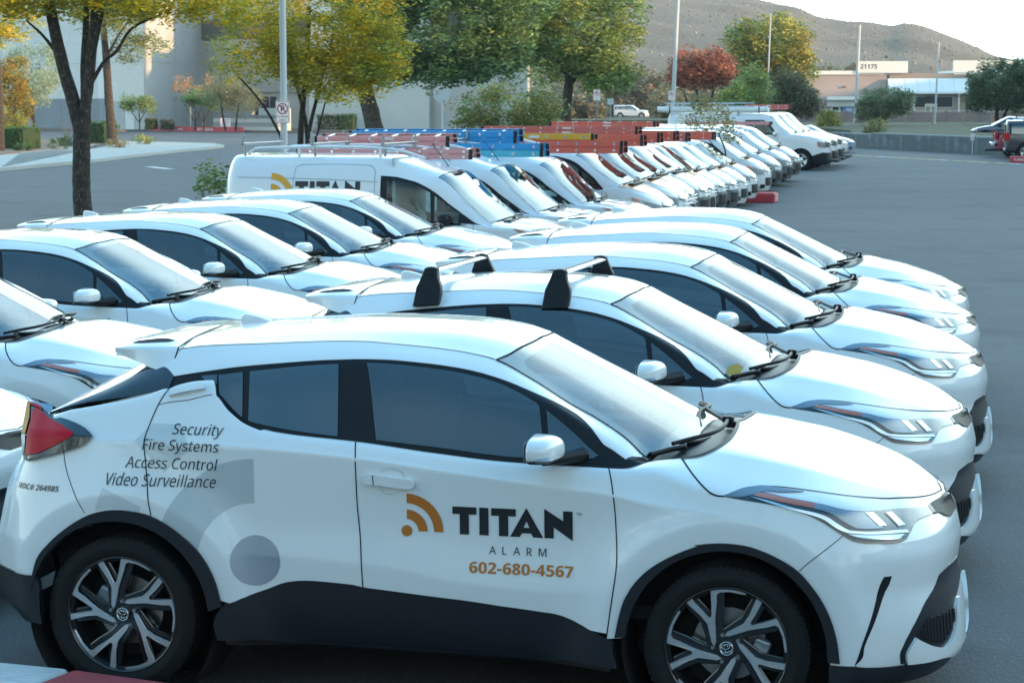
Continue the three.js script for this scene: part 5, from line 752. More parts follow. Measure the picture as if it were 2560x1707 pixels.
function hedge(label, x, z, w, h, d, turn, cols = GRN) { const t = thing('box_hedge', label, 'hedge', [x, .14, z], turn); seed(Math.round(Math.abs(x * 91 + z * 17))); part('hedge_core', box(0, h / 2, 0, w * .9, h * .92, d * .9, .06), std(.03, .055, .02, .95), t); const cl = []; const n = Math.round(w * d * h * 26) + 40; for (let i = 0; i < n; i++) { const f = Math.floor(rnd() * 4), x2 = f === 1 ? (rnd() < .5 ? -.5 : .5) : rr(-.5, .5), y2 = f === 0 ? 1 : rr(0, 1), z2 = f > 1 ? .5 : rr(-.5, .5); cl.push([x2 * w, y2 * h, z2 * d, .02, .02, .02, 1, 16]); } part('leaves', foliage(cl, .055, cols, { cl: .12 }), leafMat(), t); return t; }
hedge('clipped square green hedge at the left edge behind the pavement', -49.6, -96.4, 1.7, 1.12, 1.5, -.3, [[.055, .12, .025], [.07, .14, .03], [.04, .09, .02]]);
hedge('clipped square green hedge between the ash stems and the tall trunk', -52, -111.9, 1.5, 1.25, 1.3, -.3, [[.055, .12, .025], [.07, .14, .03], [.04, .09, .02]]);
hedge('small clipped hedge left of the red kerb end', -75.2, -174.2, 1.0, 1.0, .9, 0, OLV); hedge('low grey green hedge right of the small clipped hedge', -73.7, -174.2, 1.1, .9, .9, 0, [[.09, .09, .07], [.11, .11, .08]]);
hedge('rounded grey shrub beside the sign pole', -58.1, -172.8, 2.0, 1.35, 1.2, 0, [[.15, .15, .13], [.18, .18, .15]]); hedge('square dark green shrub beside the rounded grey shrub', -56.4, -172.8, 1.4, 1.35, 1.2, 0);
for (const [x, z, r, l] of [[-47.6, -92.6, .5, 'low round green plant at the foot of the left hedge'], [-48.0, -97.6, .75, 'low round plant on the gravel near the pavement'], [-49, -111, .7, 'low plant with yellow flowers at the end of the gravel bed'], [-46.5, -101.5, .6, 'dry brown grass tuft on the gravel bed']]) tree('low_plant', l, [x, z], .1, [], [[0, r * .35, 0, r * .9, r * .5, r * .8, 26, 34]], .06, l.includes('brown') ? [[.3, .2, .1], [.24, .17, .09]] : l.includes('yellow') ? [...GR2, [.4, .3, .03]] : [[.07, .12, .04], [.05, .09, .03]], { cl: .18, cat: 'plant' });
{ const t = thing('yucca', 'spiky grey green yucca with tall dry stalks behind the ash trunk', 'plant', [-50.4, .1, -103.7]); seed(77); const bl = []; for (let i = 0; i < 60; i++) { const a = rr(0, 6.28), e = rr(.15, 1.35), l = rr(.7, 1.25), g = new THREE.ConeGeometry(.03, l, 4); g.translate(0, l / 2, 0); g.rotateZ(1.4 - e); g.rotateY(a); bl.push(g); } part('blades', bl, std(.16, .21, .17, .8), t); const st = []; for (let i = 0; i < 9; i++) { const a = rr(0, 6.28); st.push(rod([0, .4, 0], [Math.cos(a) * .45, rr(1.4, 1.9), Math.sin(a) * .45], .012, .006, 5)); } part('stalk', st, std(.35, .27, .18, .9), t); }
tree('roadside_bush', 'leafy yellow green bush growing at the tail of the nearest van', [-9.0, -19.6], 0, [[[[0, 0, 0], [.1, .7, 0], [.2, 1.3, 0]], .03, .015, 6]], [[.45, .9, 0, .42, .62, .4, 46, 40], [.2, 1.35, 0, .3, .3, .3, 16, 34], [.75, 1.5, 0, .2, .18, .2, 8, 26]], .042, [[.09, .13, .03], [.12, .16, .035], [.2, .18, .03], [.07, .10, .03]], { cl: .2, cat: 'bush' });
// far woods behind the lot, too dense to count
{ seed(31); const cl = []; for (let i = 0; i < 110; i++) { const u = i / 109, x = lerp(-78, -26, u) + rr(-2, 2), z = lerp(-215, -262, u) + rr(-8, 8), h = rr(1.6, 3.2); if (Math.abs(x - (2.54 - .1866 * (9.57 - z))) < 4.5) continue; cl.push([x, h * .75, z, h * .9, h * .8, h, 24, 30]); } const g = foliage(cl, .3, [[.11, .11, .06], [.09, .105, .055], [.15, .13, .08], [.2, .15, .09], [.07, .085, .045]], { cl: .8 }); stuff('far_brush', g, leafMat(), null, 'mass of olive and brown brush along the far road').userData.category = 'brush'; }
{ seed(33); const cl = []; for (let i = 0; i < 60; i++) { const u = i / 59, x = lerp(-62, -22, u) + rr(-3, 3), z = lerp(-300, -325, u) + rr(-8, 8), h = rr(2.2, 5); cl.push([x, h * .9, z, h * .7, h * .9, h * .7, 26, 26]); } const g = foliage(cl, .4, [[.16, .14, .09], [.13, .12, .075], [.2, .15, .1], [.1, .105, .06]], { cl: 1 }); stuff('far_scrub', g, leafMat(), null, 'brown mesquite scrub at the foot of the hill').userData.category = 'scrub'; }
// unseen trees behind the photographer, placed to darken window reflections and car sides
for (const [x, z, s, w] of [[-.9, 15.4, 1.3, 'nearest straight behind'], [-4.6, 16, 1.35, 'nearest to the left behind'], [-14, 30, 1.5, 'second from left far behind'], [14, 34, 1.6, 'second from right far behind'], [-6, 38, 1.7, 'middle left far behind'], [3, 33, 1.6, 'middle right far behind'], [-24, 36, 1.6, 'leftmost far behind'], [24, 30, 1.5, 'rightmost far behind']]) tree('unseen_tree', 'unseen feathery dark tree, ' + w + ' the photographer, placed to darken reflections', [x, z], 0, [[[[0, 0, 0], [.1, 2.2, 0], [0, 4.5, 0]], .2, .12], [[[0, 2, 0], [-1.4, 4.4, .2], [-2, 6, 0]], .1, .03], [[[0, 2.4, 0], [1.2, 4.6, 0], [1.9, 6.4, .2]], .1, .03]], [[0, 5.8 * s, 0, 3.0, 2.2 * s, 2, 120, 60]], .12, GRN, { cl: .5, drop: .5, o2: .6, group: 'unseen trees behind the photographer' });
// ---- vans and the other vehicles: one builder, a set of measures per kind ----------------------------------
M.vanPaint = phys(.67, .69, .7, .4, { clearcoat: 1, clearcoatRoughness: .05 }); M.vanOrange = phys(.64, .30, .11, .45, { clearcoat: .8, clearcoatRoughness: .08 });
M.bulk = std(.5, .55, .56, .7); M.greyBumper = std(.09, .1, .11, .55); M.vanGlass = phys(.62, .78, .78, 0, { transmission: 1, thickness: 0, ior: 1.5 });
const solveXY = (S, x, y, vmax) => { let t = x, v = 1; for (let k = 0; k < 16; k++) { let lo = 0, hi = vmax; for (let q = 0; q < 22; q++) { const m = (lo + hi) / 2; if (S.P(t, m)[1] < y) lo = m; else hi = m; } v = lo; t = clamp(t + x - S.P(t, v)[0], S.t0, S.t1); } return [t, v]; };
function bodyLofts(s) {
  const { xr, xf, hw, H, belt, xc, yc, xh, yh, ylip, tw = .1, rearTop = xr } = s, tf = xf - .75, tr = xr + .3;
  const low = loft([
    { k: [[xr, .3, hw - .06], [0, .22, hw - .06], [xf, .22, hw - .05]], f: xf - .06, r: xr + .04 },
    { k: [[xr, .46, hw - .01], [0, .42, hw - .015], [xf, .42, hw - .01]], f: xf, r: xr },
    { k: [[xr, .78, hw], [0, .76, hw], [xf, .64, hw]], f: xf - .01, r: xr },
    { k: [[xr, belt - .06, hw - .01], [xc - .3, belt - .06, hw - .015], [xc + .3, lerp(belt, ylip, .45), hw - .02], [xf, ylip - .06, hw - .05]], f: xf - .05, r: xr },
    { k: [[xr, belt, hw - .03], [xc - .5, belt, hw - .035], [xc, yc - .02, hw - .06], [lerp(xc, xf, .5), lerp(yc, ylip, .42), hw - .1], [xf, ylip, hw - .14]], f: xf - .09, r: xr, p: 1 },
    { k: [[xr, belt, hw - .4], [xc - .3, belt, hw - .4], [xc, yc + .02, hw - .34], [lerp(xc, xf, .5), lerp(yc, ylip, .42) + .035, hw - .34], [xf, ylip + .01, hw - .4]], f: xf - .1, r: xr, p: 1 },
    { k: [[xr, belt, 0], [xc - .3, belt, 0], [xc, yc + .04, 0], [lerp(xc, xf, .5), lerp(yc, ylip, .42) + .05, 0], [xf, ylip + .015, 0]], f: xf - .1, r: xr, p: 1 },
  ], { t0: xr, t1: xf, tf, tr, sharp: [2] });
  const zr = hw - tw, A = (u, k) => [lerp(xh, xc, u), lerp(yh, yc, u) + k * Math.sin(u * Math.PI) * .03];
  const top = loft([
    { k: [[xr, belt - .04, hw - .012], [xh, belt - .04, hw - .016], [xc - .1, belt - .05, hw - .03], [xc + .15, yc - .08, hw - .07]], r: xr },
    { k: [[rearTop - .0, lerp(belt, H, .55), hw - tw * .35], [xh - .6, lerp(belt, H, .58), hw - tw * .42], [xh, lerp(belt, yh, .72), hw - tw * .5], [lerp(xh, xc, .5), lerp(belt, lerp(yh, yc, .5), .72), hw - tw * .6], [xc, yc - .05, hw - .07], [xc + .15, yc - .07, hw - .08]], r: xr + .01 },
    { k: [[rearTop, H - .14, zr + .015], [xh - .9, H - .13, zr + .01], [xh - .25, yh + .035, zr], [xh, yh, zr], [lerp(xh, xc, .5), lerp(yh, yc, .5) + .01, zr + .01], [xc, yc, hw - .11], [xc + .15, yc - .05, hw - .12]], r: xr + .05 },
    { k: [[rearTop, H - .03, zr - .13], [xh - .9, H - .03, zr - .14], [xh - .1, yh + .085, zr - .16], [xh + .06, yh + .05, zr - .2], [lerp(xh, xc, .55), lerp(yh, yc, .55) + .075, zr - .25], [xc + .06, yc + .035, zr - .3], [xc + .15, yc - .02, zr - .3]], r: xr + .08 },
    { k: [[rearTop, H, 0], [xh - .9, H, 0], [xh - .05, yh + .12, 0], [xh + .12, yh + .07, 0], [lerp(xh, xc, .6), lerp(yh, yc, .6) + .125, 0], [xc + .12, yc + .055, 0], [xc + .15, yc + .03, 0]], r: xr + .09 },
  ], { t0: xr, t1: xc + .15, tr: xr + .25, sharp: [2] });
  return { low, top };
}
const plainWheel = (() => {
  const cache = new Map();
  return (parent, x, side, z, R, alloy) => {
    const k = R + alloy; if (!cache.has(k)) {
      const rim = R * .64, disc = new THREE.LatheGeometry([[.001, .03], [.06, .03], [.075, .005], [rim * .55, .0], [rim * .8, .03], [rim * .93, .025], [rim, .04], [rim, -.1]].map(([r, y]) => new THREE.Vector2(r, y)), 36).rotateX(Math.PI / 2);
      const holes = merge(Array.from({ length: alloy ? 5 : 9 }, (_, i) => { const g = new THREE.CircleGeometry(alloy ? rim * .2 : rim * .08, 12); g.scale(1, alloy ? 1.5 : 1, 1); g.translate(0, rim * .68, .026); g.rotateZ(i * Math.PI * 2 / (alloy ? 5 : 9)); return g; }));
      cache.set(k, { t: tyreGeometry(.1, R, rim), disc, holes });
    }
    const g = cache.get(k), w = sub('wheel', parent, [x, R - .01, side * z]); if (side < 0) w.rotation.y = Math.PI;
    part('tyre', g.t, M.rubber, w).position.z = -.085; part('rim', g.disc, alloy ? M.alloy : M.steel, w).position.z = -.02; part('rim_hole', g.holes, M.dark, w).position.z = -.017;
  };
})();
function makeVan(kind, label, category, s, opt = {}) {
  const { low, top } = bodyLofts(s), o = thing(kind, label, category), paint = opt.paint ?? M.vanPaint, { xr, xf, hw, H, belt, xc, yc, xh, yh, ylip, wr, wf, R } = s;
  const q = (x, y) => solveXY(low, x, y, 4), w = (x, y) => solveXY(top, x, y, 2), D = { dt: .08, dv: .25, raw: true };
  const sides = (name, S, poly, off, m, parent = o, x = {}) => { const g = panel(S, x.holes ? keyhole(poly, x.holes) : poly, { ...D, off, both: false, ...x }), a = part(name, g, m, parent); part(name, far(g), m, parent); return a; };
  const arch = (cx, a0, a1, r = R + .06) => Array.from({ length: 15 }, (_, i) => { const a = (a0 + (a1 - a0) * i / 14) * Math.PI / 180; return q(cx + r * Math.cos(a), R + r * Math.sin(a)); });
  const tc = (x) => solveXY(low, x, belt - .1, 4)[0];
  sides('side_panel', low, [[xr, .5], ...arch(wr, 178, 2), [tc(s.xd0), .5], [tc(s.xd0), 4.02], [xr, 4.02]], 0, paint);
  sides('front_door', low, [[tc(s.xd0), .5], [tc(s.xd1), .5], [tc(s.xd1), 4.02], [tc(s.xd0), 4.02]], 0, paint);
  const tb = solveXY(low, xf - .28, ylip - .2, 4)[0];
  sides('front_fender', low, [[tc(s.xd1), .5], ...arch(wf, 178, 20), [tb, 2], [tb, 4], [xc, 4], [tc(s.xd1), 4.02]], 0, paint);
  part('hood', panel(low, [[xc - .05, 4], [xf - .32, 4], [xf - .06, 4], [xf - .001, 4.2], [xf - .001, 6], [xc - .05, 6]], { ...D, dt: .05 }), opt.hood ?? paint, o);
  part('front_fascia', panel(low, [[tb, 2], [xf, 2], [xf, 4.1], [tb, 4]], { ...D, dt: .04 }), paint, o);
  part('front_bumper', panel(low, [...arch(wf, -3, 20).slice(0), [tb, 2.02], [xf, 2.02], [xf, 0], [wf + R + .1, 0]], { ...D, dt: .04, off: .012, skirt: .03 }), opt.bumper ?? paint, o);
  const cb = s.cab ?? xr;
  sides('upper_side', top, [[cb, 0], [tc(s.xd0), 0], [xh - .35, 0], [xc + .02, 0], [xc + .1, 1.0], [xc, 2], [xh, 2], [cb, 2]], 0, paint, o, { holes: s.windows.filter((q) => !q[0].includes('trim')).map((q) => q[1].map((p) => w(...p))) });
  part('roof_panel', panel(top, [[cb, 2], [xh, 2], [xh + .06, 3], [xh + .09, 4], [cb, 4]], D), paint, o);
  const ws = part('windshield', panel(top, [[xh + .015, 2.06], [xh + .08, 3], [xh + .11, 4], [xc + .11, 4], [xc + .05, 3], [xc - .03, 2.06]], { ...D, dt: .05, skirt: 0 }), M.screen, o);
  part('windshield_border', panel(top, [[xh + .01, 2], [xh + .06, 3], [xh + .09, 4], [xc + .145, 4], [xc + .08, 3], [xc, 2]], { ...D, off: -.012, skirt: 0 }), M.frit, ws);
  const panes = s.windows.filter((q) => !q[0].includes('trim')).map((q) => q[1].map((p) => w(...p)));
  for (const [name, poly, m] of s.windows) { const l = poly.map((p) => w(...p)); sides(name, top, name.includes('trim') ? keyhole(l, panes) : l, name.includes('trim') ? .004 : .003, m ?? M.vanGlass); }
  part('cabin_floor', [box(-.1, .35, 0, xf - xr - .5, .1, hw * 1.5), box(xc - .05, belt - .15, 0, .3, .2, hw * 1.7, .06)], M.seat, o);
  if (s.bulk) part('bulkhead', box(s.bulk, (belt + H) / 2 - .2, 0, .04, H - .7, hw * 1.6), M.bulk, o);
  for (const z of [-.42, .42]) part('front_seat', [box(s.xs - .15, .72, z, .5, .18, .5, .05), box(s.xs - .42, 1.05, z, .14, .65, .48, .06), box(s.xs - .46, 1.43, z, .1, .18, .26, .04)], M.seat, o);
  for (const l of [[[tc(s.xd0), 1], [tc(s.xd0), 4]], [[tc(s.xd1), 1], [tc(s.xd1), 4]], [[xc - .03, 4], [lerp(xc, xf, .5), 3.98], [xf - .06, 4], [xf - .005, 4.25]]]) { const g = seam(low, l, .008, .002, false); part('panel_gap', g, M.gap, o); part('panel_gap', far(g), M.gap, o); }
  if (s.lines) for (const l of s.lines) { const g = seam(top, l.map((p) => w(...p)), .012, .002, false); part('panel_gap', g, std(.32, .36, .38, .5), o); part('panel_gap', far(g), M.gap, o); }
  // lamps, grille, badge
  for (const f of [0, 1]) {
    const P = s.lamp.map((p) => solveXY(low, p[0], p[1], 4)), g = panel(low, P, { ...D, dt: .03, both: false, off: .006 }), h = part('headlight', f ? far(g) : g, M.lampin, o), g2 = panel(low, s.amber.map((p) => solveXY(low, p[0], p[1], 4)), { ...D, dt: .03, both: false, off: .012 });
    part('turn_signal', f ? far(g2) : g2, M.amber, h); const g3 = panel(low, P, { ...D, dt: .03, both: false, off: .02, skirt: 0 }); part('lens', f ? far(g3) : g3, M.clear, h);
    const t = box(xr - .005, belt - .05, (f ? -1 : 1) * (hw - .1), .05, .42, .1, .02); part('taillight', t, M.red, o);
  }
  const gr = part('grille', panel(low, s.grille, { ...D, dt: .03, off: .008, skirt: 0 }), M.gloss, o);
  { const r = []; for (const y of s.bars) r.push(box(xf - .03, y, 0, .02, .018, hw * .9, .005)); part('grille_bar', r, M.chrome, gr); }
  if (s.vent) part('bumper_vent', panel(low, s.vent, { ...D, dt: .03, off: .02, skirt: 0 }), M.dark, o);
  for (const f of [1, -1]) { const m = part('door_mirror', [new RoundedBoxGeometry(.15, .2, .2, 4, .06), rod([0, -.08, 0], [.04, -.1, -f * .16], .025)], opt.mirror ?? M.black, o); m.position.set(s.mx, s.my ?? belt + .1, f * (hw + .06)); part('mirror_glass', box(-.076, 0, 0, .004, .15, .15), M.chrome, m); }
  part('wiper', [tube([[xc + .02, yc + .02, .6], [xc + .11, yc + .06, .2], [xc + .12, yc + .06, -.1]], .012), tube([[xc + .1, yc + .07, 0], [xc + .13, yc + .07, -.35], [xc + .03, yc + .1, -.6]], .012), box(xc + .15, yc + .02, .1, .1, .03, 1.0, .01)], M.black, o);
  for (const [x] of [[wr], [wf]]) for (const f of [1, -1]) { plainWheel(o, x, f, hw - .02, R, !!opt.alloy); const c = new THREE.CylinderGeometry(R + .06, R + .06, .3, 24, 1, true, 0, Math.PI); c.rotateX(Math.PI / 2); c.rotateZ(Math.PI / 2 * 0); c.translate(x, R, f * (hw - .18)); part('wheel_housing', [c, new THREE.CircleGeometry(R + .06, 20).rotateY(f < 0 ? Math.PI : 0).translate(x, R, f * (hw - .3))], M.dark, o); }
  part('underbody', [box((wr + wf) / 2, .3, 0, wf - wr - .5, .12, hw * 1.8), box(xr + .5, .4, 0, .9, .1, hw * 1.6), box(xf - .45, .35, 0, .7, .1, hw * 1.6)], M.dark, o);
  return { o, low, top, w, q };
}
const TC = { xr: -2.46, xf: 2.22, hw: .915, H: 1.87, belt: 1.02, xc: 1.2, yc: 1.0, xh: .47, yh: 1.58, ylip: .86, wr: -1.53, wf: 1.53, R: .33, xd0: -.28, xd1: .98, xs: .1, bulk: -.12, mx: .62, my: 1.02, tw: .17,
  windows: [['window_trim', [[-.26, 1.6], [-.05, 1.585], [.2, 1.525], [.42, 1.42], [.62, 1.27], [.82, 1.13], [1.0, 1.01], [1.12, .93], [.95, .93], [.3, .96], [-.26, 1.0]], M.black], ['front_door_window', [[-.17, 1.55], [.05, 1.53], [.24, 1.47], [.40, 1.39], [.42, 1.03], [-.17, 1.06]]], ['front_quarter_window', [[.46, 1.35], [.62, 1.235], [.78, 1.13], [.78, 1.01], [.46, 1.03]]]],
  lines: [[[-.34, 1.1], [-.34, 1.66], [-.42, 1.73], [-1.33, 1.765], [-1.42, 1.7], [-1.46, 1.1]], [[-.3, 1.52], [-1.4, 1.56], [-2.2, 1.57]]],
  lamp: [[1.56, .93], [1.85, .87], [2.1, .8], [2.13, .66], [1.95, .68], [1.7, .8]], amber: [[1.5, .945], [1.66, .91], [1.7, .84], [1.62, .87]], grille: [[2.12, 2.5], [2.215, 2.5], [2.215, 3.6], [2.12, 3.6]], bars: [.62, .7], vent: [[2.15, .8], [2.215, .8], [2.215, 1.8], [2.15, 1.8]] };
const NV2 = { xr: -2.5, xf: 2.22, hw: .865, H: 1.84, belt: 1.05, xc: 1.42, yc: 1.14, xh: .62, yh: 1.64, ylip: .86, wr: -1.5, wf: 1.42, R: .31, xd0: -.1, xd1: 1.12, xs: .25, bulk: -.06, mx: .80, my: 1.13, tw: .16,
  windows: [['window_trim', [[-.02, 1.62], [.3, 1.63], [.55, 1.57], [.8, 1.41], [.98, 1.26], [1.14, 1.08], [1.16, .99], [.7, 1.02], [-.05, 1.07]], M.black], ['front_door_window', [[.04, 1.58], [.3, 1.58], [.52, 1.52], [.70, 1.41], [.72, 1.06], [.02, 1.11]]], ['front_quarter_window', [[.77, 1.37], [.95, 1.22], [1.09, 1.08], [1.1, 1.03], [.77, 1.06]]]],
  lamp: [[1.62, .93], [1.86, .88], [2.08, .8], [2.1, .66], [1.95, .66], [1.74, .76]], amber: [[1.62, .945], [1.72, .92], [1.80, .80], [1.70, .81]], grille: [[2.13, 2.6], [2.215, 2.6], [2.215, 3.75], [2.13, 3.75]], bars: [.6, .68, .75], vent: [[2.12, .7], [2.215, .7], [2.215, 1.75], [2.12, 1.75]] };
const NVB = { xr: -3.7, xf: 2.42, hw: 1.01, H: 2.12, belt: 1.32, xc: .95, yc: 1.34, xh: .18, yh: 1.98, ylip: 1.12, wr: -2.3, wf: 1.37, R: .385, xd0: -.85, xd1: .5, xs: -.3, bulk: -1.0, mx: .42, my: 1.35, tw: .13,
  windows: [['window_trim', [[-.7, 1.86], [-.05, 1.86], [.12, 1.78], [.42, 1.44], [.46, 1.3], [-.7, 1.32]], M.black], ['front_door_window', [[-.64, 1.82], [-.1, 1.82], [.06, 1.75], [.34, 1.42], [.36, 1.36], [-.64, 1.37]]]],
  lamp: [[2.0, 1.06], [2.25, 1.03], [2.32, .85], [2.2, .82], [2.02, .88]], amber: [[1.97, 1.06], [2.06, 1.04], [2.08, .86], [1.99, .88]], grille: [[2.28, 2.4], [2.415, 2.4], [2.415, 3.8], [2.28, 3.8]], bars: [.78, .88, .98], vent: [[2.3, .6], [2.41, .6], [2.41, 1.7], [2.3, 1.7]] };
// ---- the fleet on the lot -------------------------------------------------------------------------------
const G_X = 'white crossovers parked side by side in two rows';
const c0 = makeCrossover('nearest white crossover, shown whole, with orange wave logo and lettering on its door', 'car'); c0.userData.group = G_X;
{
  const R2 = [[-.02, -2.66, -.63, 'white crossover with black and silver roof bars, second of the front row'], [-.03, -5.43, .09, 'third white crossover of the front row, just beyond the one with roof bars'], [-.16, -8.08, 2.0, 'fourth white crossover of the front row, between the third and the farthest'], [-.33, -10.64, 2.46, 'farthest white crossover of the front row, its nose before open asphalt']];
  const L2 = [[-4.72, -.75, 0, 'white crossover of which only the nose shows behind the taillight of the nearest car'], [-4.76, -3.45, -.6, 'white crossover cut by the left edge, with leaves and wiper at its bare windshield'], [-4.8, -6.19, -1.28, 'white crossover of the back row whose whole windshield shows above the nearest roof'], [-4.89, -8.92, -.86, 'white crossover of the back row with seats seen through its front window'], [-5.04, -11.59, .61, 'white crossover of the back row, second from the vans'], [-5.29, -14.36, .18, 'white crossover of the back row standing right beside the first van']];
  const all = [...R2, ...L2].map(([x, z, a, l]) => dup(c0, [x, 0, z], a * Math.PI / 180, l, G_X));
  // the second car carries two roof bars
  const c = all[0];
  for (const x of [-.735, -.005]) {
    const bar = part('roof_bar', (() => { const s = new THREE.Shape(); s.absellipse(0, 0, .034, .013, 0, Math.PI * 2); const g = new THREE.ExtrudeGeometry(s, { depth: 1.12, bevelEnabled: false, curveSegments: 20 }); g.translate(0, 0, -.56); g.translate(x, 1.607, 0); return g; })(), M.alloy, c);
    part('bar_strip', box(x, 1.6205, 0, .02, .004, 1.1), M.black, bar);
    for (const f of [1, -1]) { const s = new THREE.Shape(); s.moveTo(-.07, -.195); s.lineTo(.062, -.185); s.quadraticCurveTo(.076, -.11, .058, -.08); s.quadraticCurveTo(.036, -.04, .034, -.002); s.quadraticCurveTo(0, .012, -.026, -.002); s.quadraticCurveTo(-.04, -.05, -.06, -.1); s.closePath(); const g = new THREE.ExtrudeGeometry(s, { depth: .03, bevelEnabled: true, bevelSize: .008, bevelThickness: .012, bevelSegments: 3 }); const p = g.attributes.position; for (let i = 0; i < p.count; i++) { const y = p.getY(i); p.setZ(i, p.getZ(i) - .02 + .085 * clamp(-y / .19, 0, 1)); } g.computeVertexNormals(); if (f < 0) g.rotateY(Math.PI); g.translate(x, 1.62, f * .55); part('bar_foot', g, M.black, bar); const l = new THREE.CylinderGeometry(.009, .009, .01, 14); l.rotateX(Math.PI / 2); l.translate(x, 1.598, f * .588); part('bar_lock', l, M.gap, bar); }
  }
}
livery(c0);
function placeVan(v, x, z, a) { v.position.set(x, dip(z), z); v.rotation.y = a * Math.PI / 180; return v; }
// three vans with rounded tails
const GT = 'white service vans with side logos next to the crossovers', GN = 'small white service vans in the long row', GB = 'full size white cargo vans at the end of the row';
const tc = makeVan('service_van', 'nearest white van with orange wave logo and black lettering above the crossovers', 'van', TC); tc.o.userData.group = GT;
{ // roof rails and posts, as on all three
  const o = tc.o; for (const f of [1, -1]) { part('roof_rail', [tube([[-2.1, 1.87, f * .70], [-2.02, 1.93, f * .70], [-1.8, 1.95, f * .70], [-.3, 1.95, f * .70], [.0, 1.91, f * .70], [.3, 1.82, f * .70]], .018, 40), rod([-1.4, 1.83, f * .71], [-1.4, 1.95, f * .7], .022), rod([-.3, 1.83, f * .71], [-.3, 1.95, f * .7], .022)], M.vanPaint, o); }
  for (const x of [-2.16, -1.2, -.25]) part('rack_bar', [box(x, 2.0, 0, .05, .03, 1.56, .008), rod([x, 1.84, .66], [x, 2.0, .66], .018), rod([x, 1.84, -.66], [x, 2.0, -.66], .018), box(x, 2.06, .74, .03, .12, .03, .008), box(x, 2.06, -.74, .03, .12, .03, .008)], M.steel, o);
  part('radio_antenna', rod([.45, 1.66, 0], [.2, 1.98, 0], .006, .004), M.black, o);
}
placeVan(tc.o, -5.5, -18.3, 0);
const tc2 = dup(tc.o, [-5.55, dip(-21.2), -21.2], 0, 'second white van from the crossovers, with blue ladders on its roof', GT), tc3 = dup(tc.o, [-5.5, dip(-24.1), -24.1], -.01, 'third white van from the crossovers, under red and yellow ladders', GT);
{ const S = tc.top, o = tc.o; // logo of the first van only
  const [x0, x1, y0, y1] = [-1.9, -.45, 1.1, 1.7], nx = 20, ny = 8, pos = [], nor = [], uv = [], idx = [];
  for (let j = 0; j <= ny; j++) for (let i = 0; i <= nx; i++) { const x = lerp(x0, x1, i / nx), y = lerp(y0, y1, j / ny), [t, v] = solveXY(S, x, y, 2), p = S.P(t, v), n = S.N(t, v); pos.push(...p.map((c, k) => c + n[k] * .004)); nor.push(...n); uv.push(i / nx, j / ny); }
  for (let j = 0; j < ny; j++) for (let i = 0; i < nx; i++) { const a = j * (nx + 1) + i; idx.push(a, a + 1, a + nx + 2, a, a + nx + 2, a + nx + 1); }
  const map = canvas(1160, 480, (c, w, h) => { c.clearRect(0, 0, w, h); c.setTransform(800, 0, 0, -800, -x0 * 800, y1 * 800); waves(c, -1.74, 1.31, 2.0, '#d8982a'); titan(c, -1.41, -.53, 1.28, 1.525, '#14181b'); });
  part('side_logo', geo(pos, nor, uv, idx), new THREE.MeshStandardMaterial({ map, transparent: true, roughness: .4 }), o);
}
// thirteen small vans
const nvA = makeVan('compact_van', 'first compact white van of the long row, orange hood and web address on its fender', 'van', NV2, { hood: M.vanOrange }); nvA.o.userData.group = GN;
{ const S = nvA.low, o = nvA.o, [x0, x1, y0, y1] = [1.0, 1.62, .79, .9], pos = [], nor = [], uv = [], idx = [], nx = 12; for (let j = 0; j < 2; j++) for (let i = 0; i <= nx; i++) { const [t, v] = solveXY(S, lerp(x0, x1, i / nx), lerp(y0, y1, j) - i / nx * .05, 4), p = S.P(t, v), n = S.N(t, v); pos.push(...p.map((c, k) => c + n[k] * .004)); nor.push(...n); uv.push(i / nx, j); } for (let i = 0; i < nx; i++) idx.push(i, i + 1, i + nx + 2, i, i + nx + 2, i + nx + 1);
  const map = canvas(620, 110, (c, w, h) => { c.clearRect(0, 0, w, h); c.font = '84px sans-serif'; c.textBaseline = 'middle'; c.fillStyle = '#6b7580'; c.fillText('Titan', 10, 60); const a = c.measureText('Titan').width + 12; c.fillStyle = '#d98a4a'; c.fillText('Alarm', a, 60); const b = a + c.measureText('Alarm').width + 2; c.fillStyle = '#4b545e'; c.fillText('.com', b, 60); });
  part('web_lettering', geo(pos, nor, uv, idx), new THREE.MeshStandardMaterial({ map, transparent: true, roughness: .4 }), o); }
const NVX = [[-3.67, -27.35], [-3.89, -30.39], [-4.21, -33.11], [-4.37, -35.96], [-4.64, -38.69], [-4.81, -41.54], [-4.91, -44.3], [-5.06, -47.17], [-5.15, -49.93], [-5.22, -53.54], [-5.26, -56.44], [-5.26, -59.24], [-5.32, -62.14]];
const NVH = 'OOOWOOWOOOWWO', NVG = 'WWWDWDDWWWDDD', ORD = ['first', 'second', 'third', 'fourth', 'fifth', 'sixth', 'seventh', 'eighth', 'ninth', 'tenth', 'eleventh', 'twelfth', 'thirteenth'];
placeVan(nvA.o, NVX[0][0] - 2.2, NVX[0][1] - .35, 0);
NVX.forEach(([x, z], i) => {
  if (!i) return;
  const extra = i === 9 ? ', right beyond the little tree' : i === 12 ? ', last before the big cargo vans' : '';
  const v = dup(nvA.o, [x - 2.2, dip(z - .35), z - .35], (i % 3 - 1) * .008, `${ORD[i]} compact van of the row, ${NVH[i] === 'O' ? 'orange' : 'white'} hood, ${NVG[i] === 'D' ? 'grey' : 'white'} bumper${extra}`, GN);
  v.traverse((m) => { if (m.name === 'hood') m.material = NVH[i] === 'O' ? M.vanOrange : M.vanPaint; if (m.name === 'front_bumper') m.material = NVG[i] === 'D' ? M.greyBumper : M.vanPaint; });
});
const nvb = makeVan('cargo_van', 'nearest of three big white cargo vans, white pipe carriers on its roof', 'van', NVB, { bumper: M.black, mirror: M.chrome, alloy: true }); nvb.o.userData.group = GB;
nvb.o.position.set(-7.72, 0, -73.2);
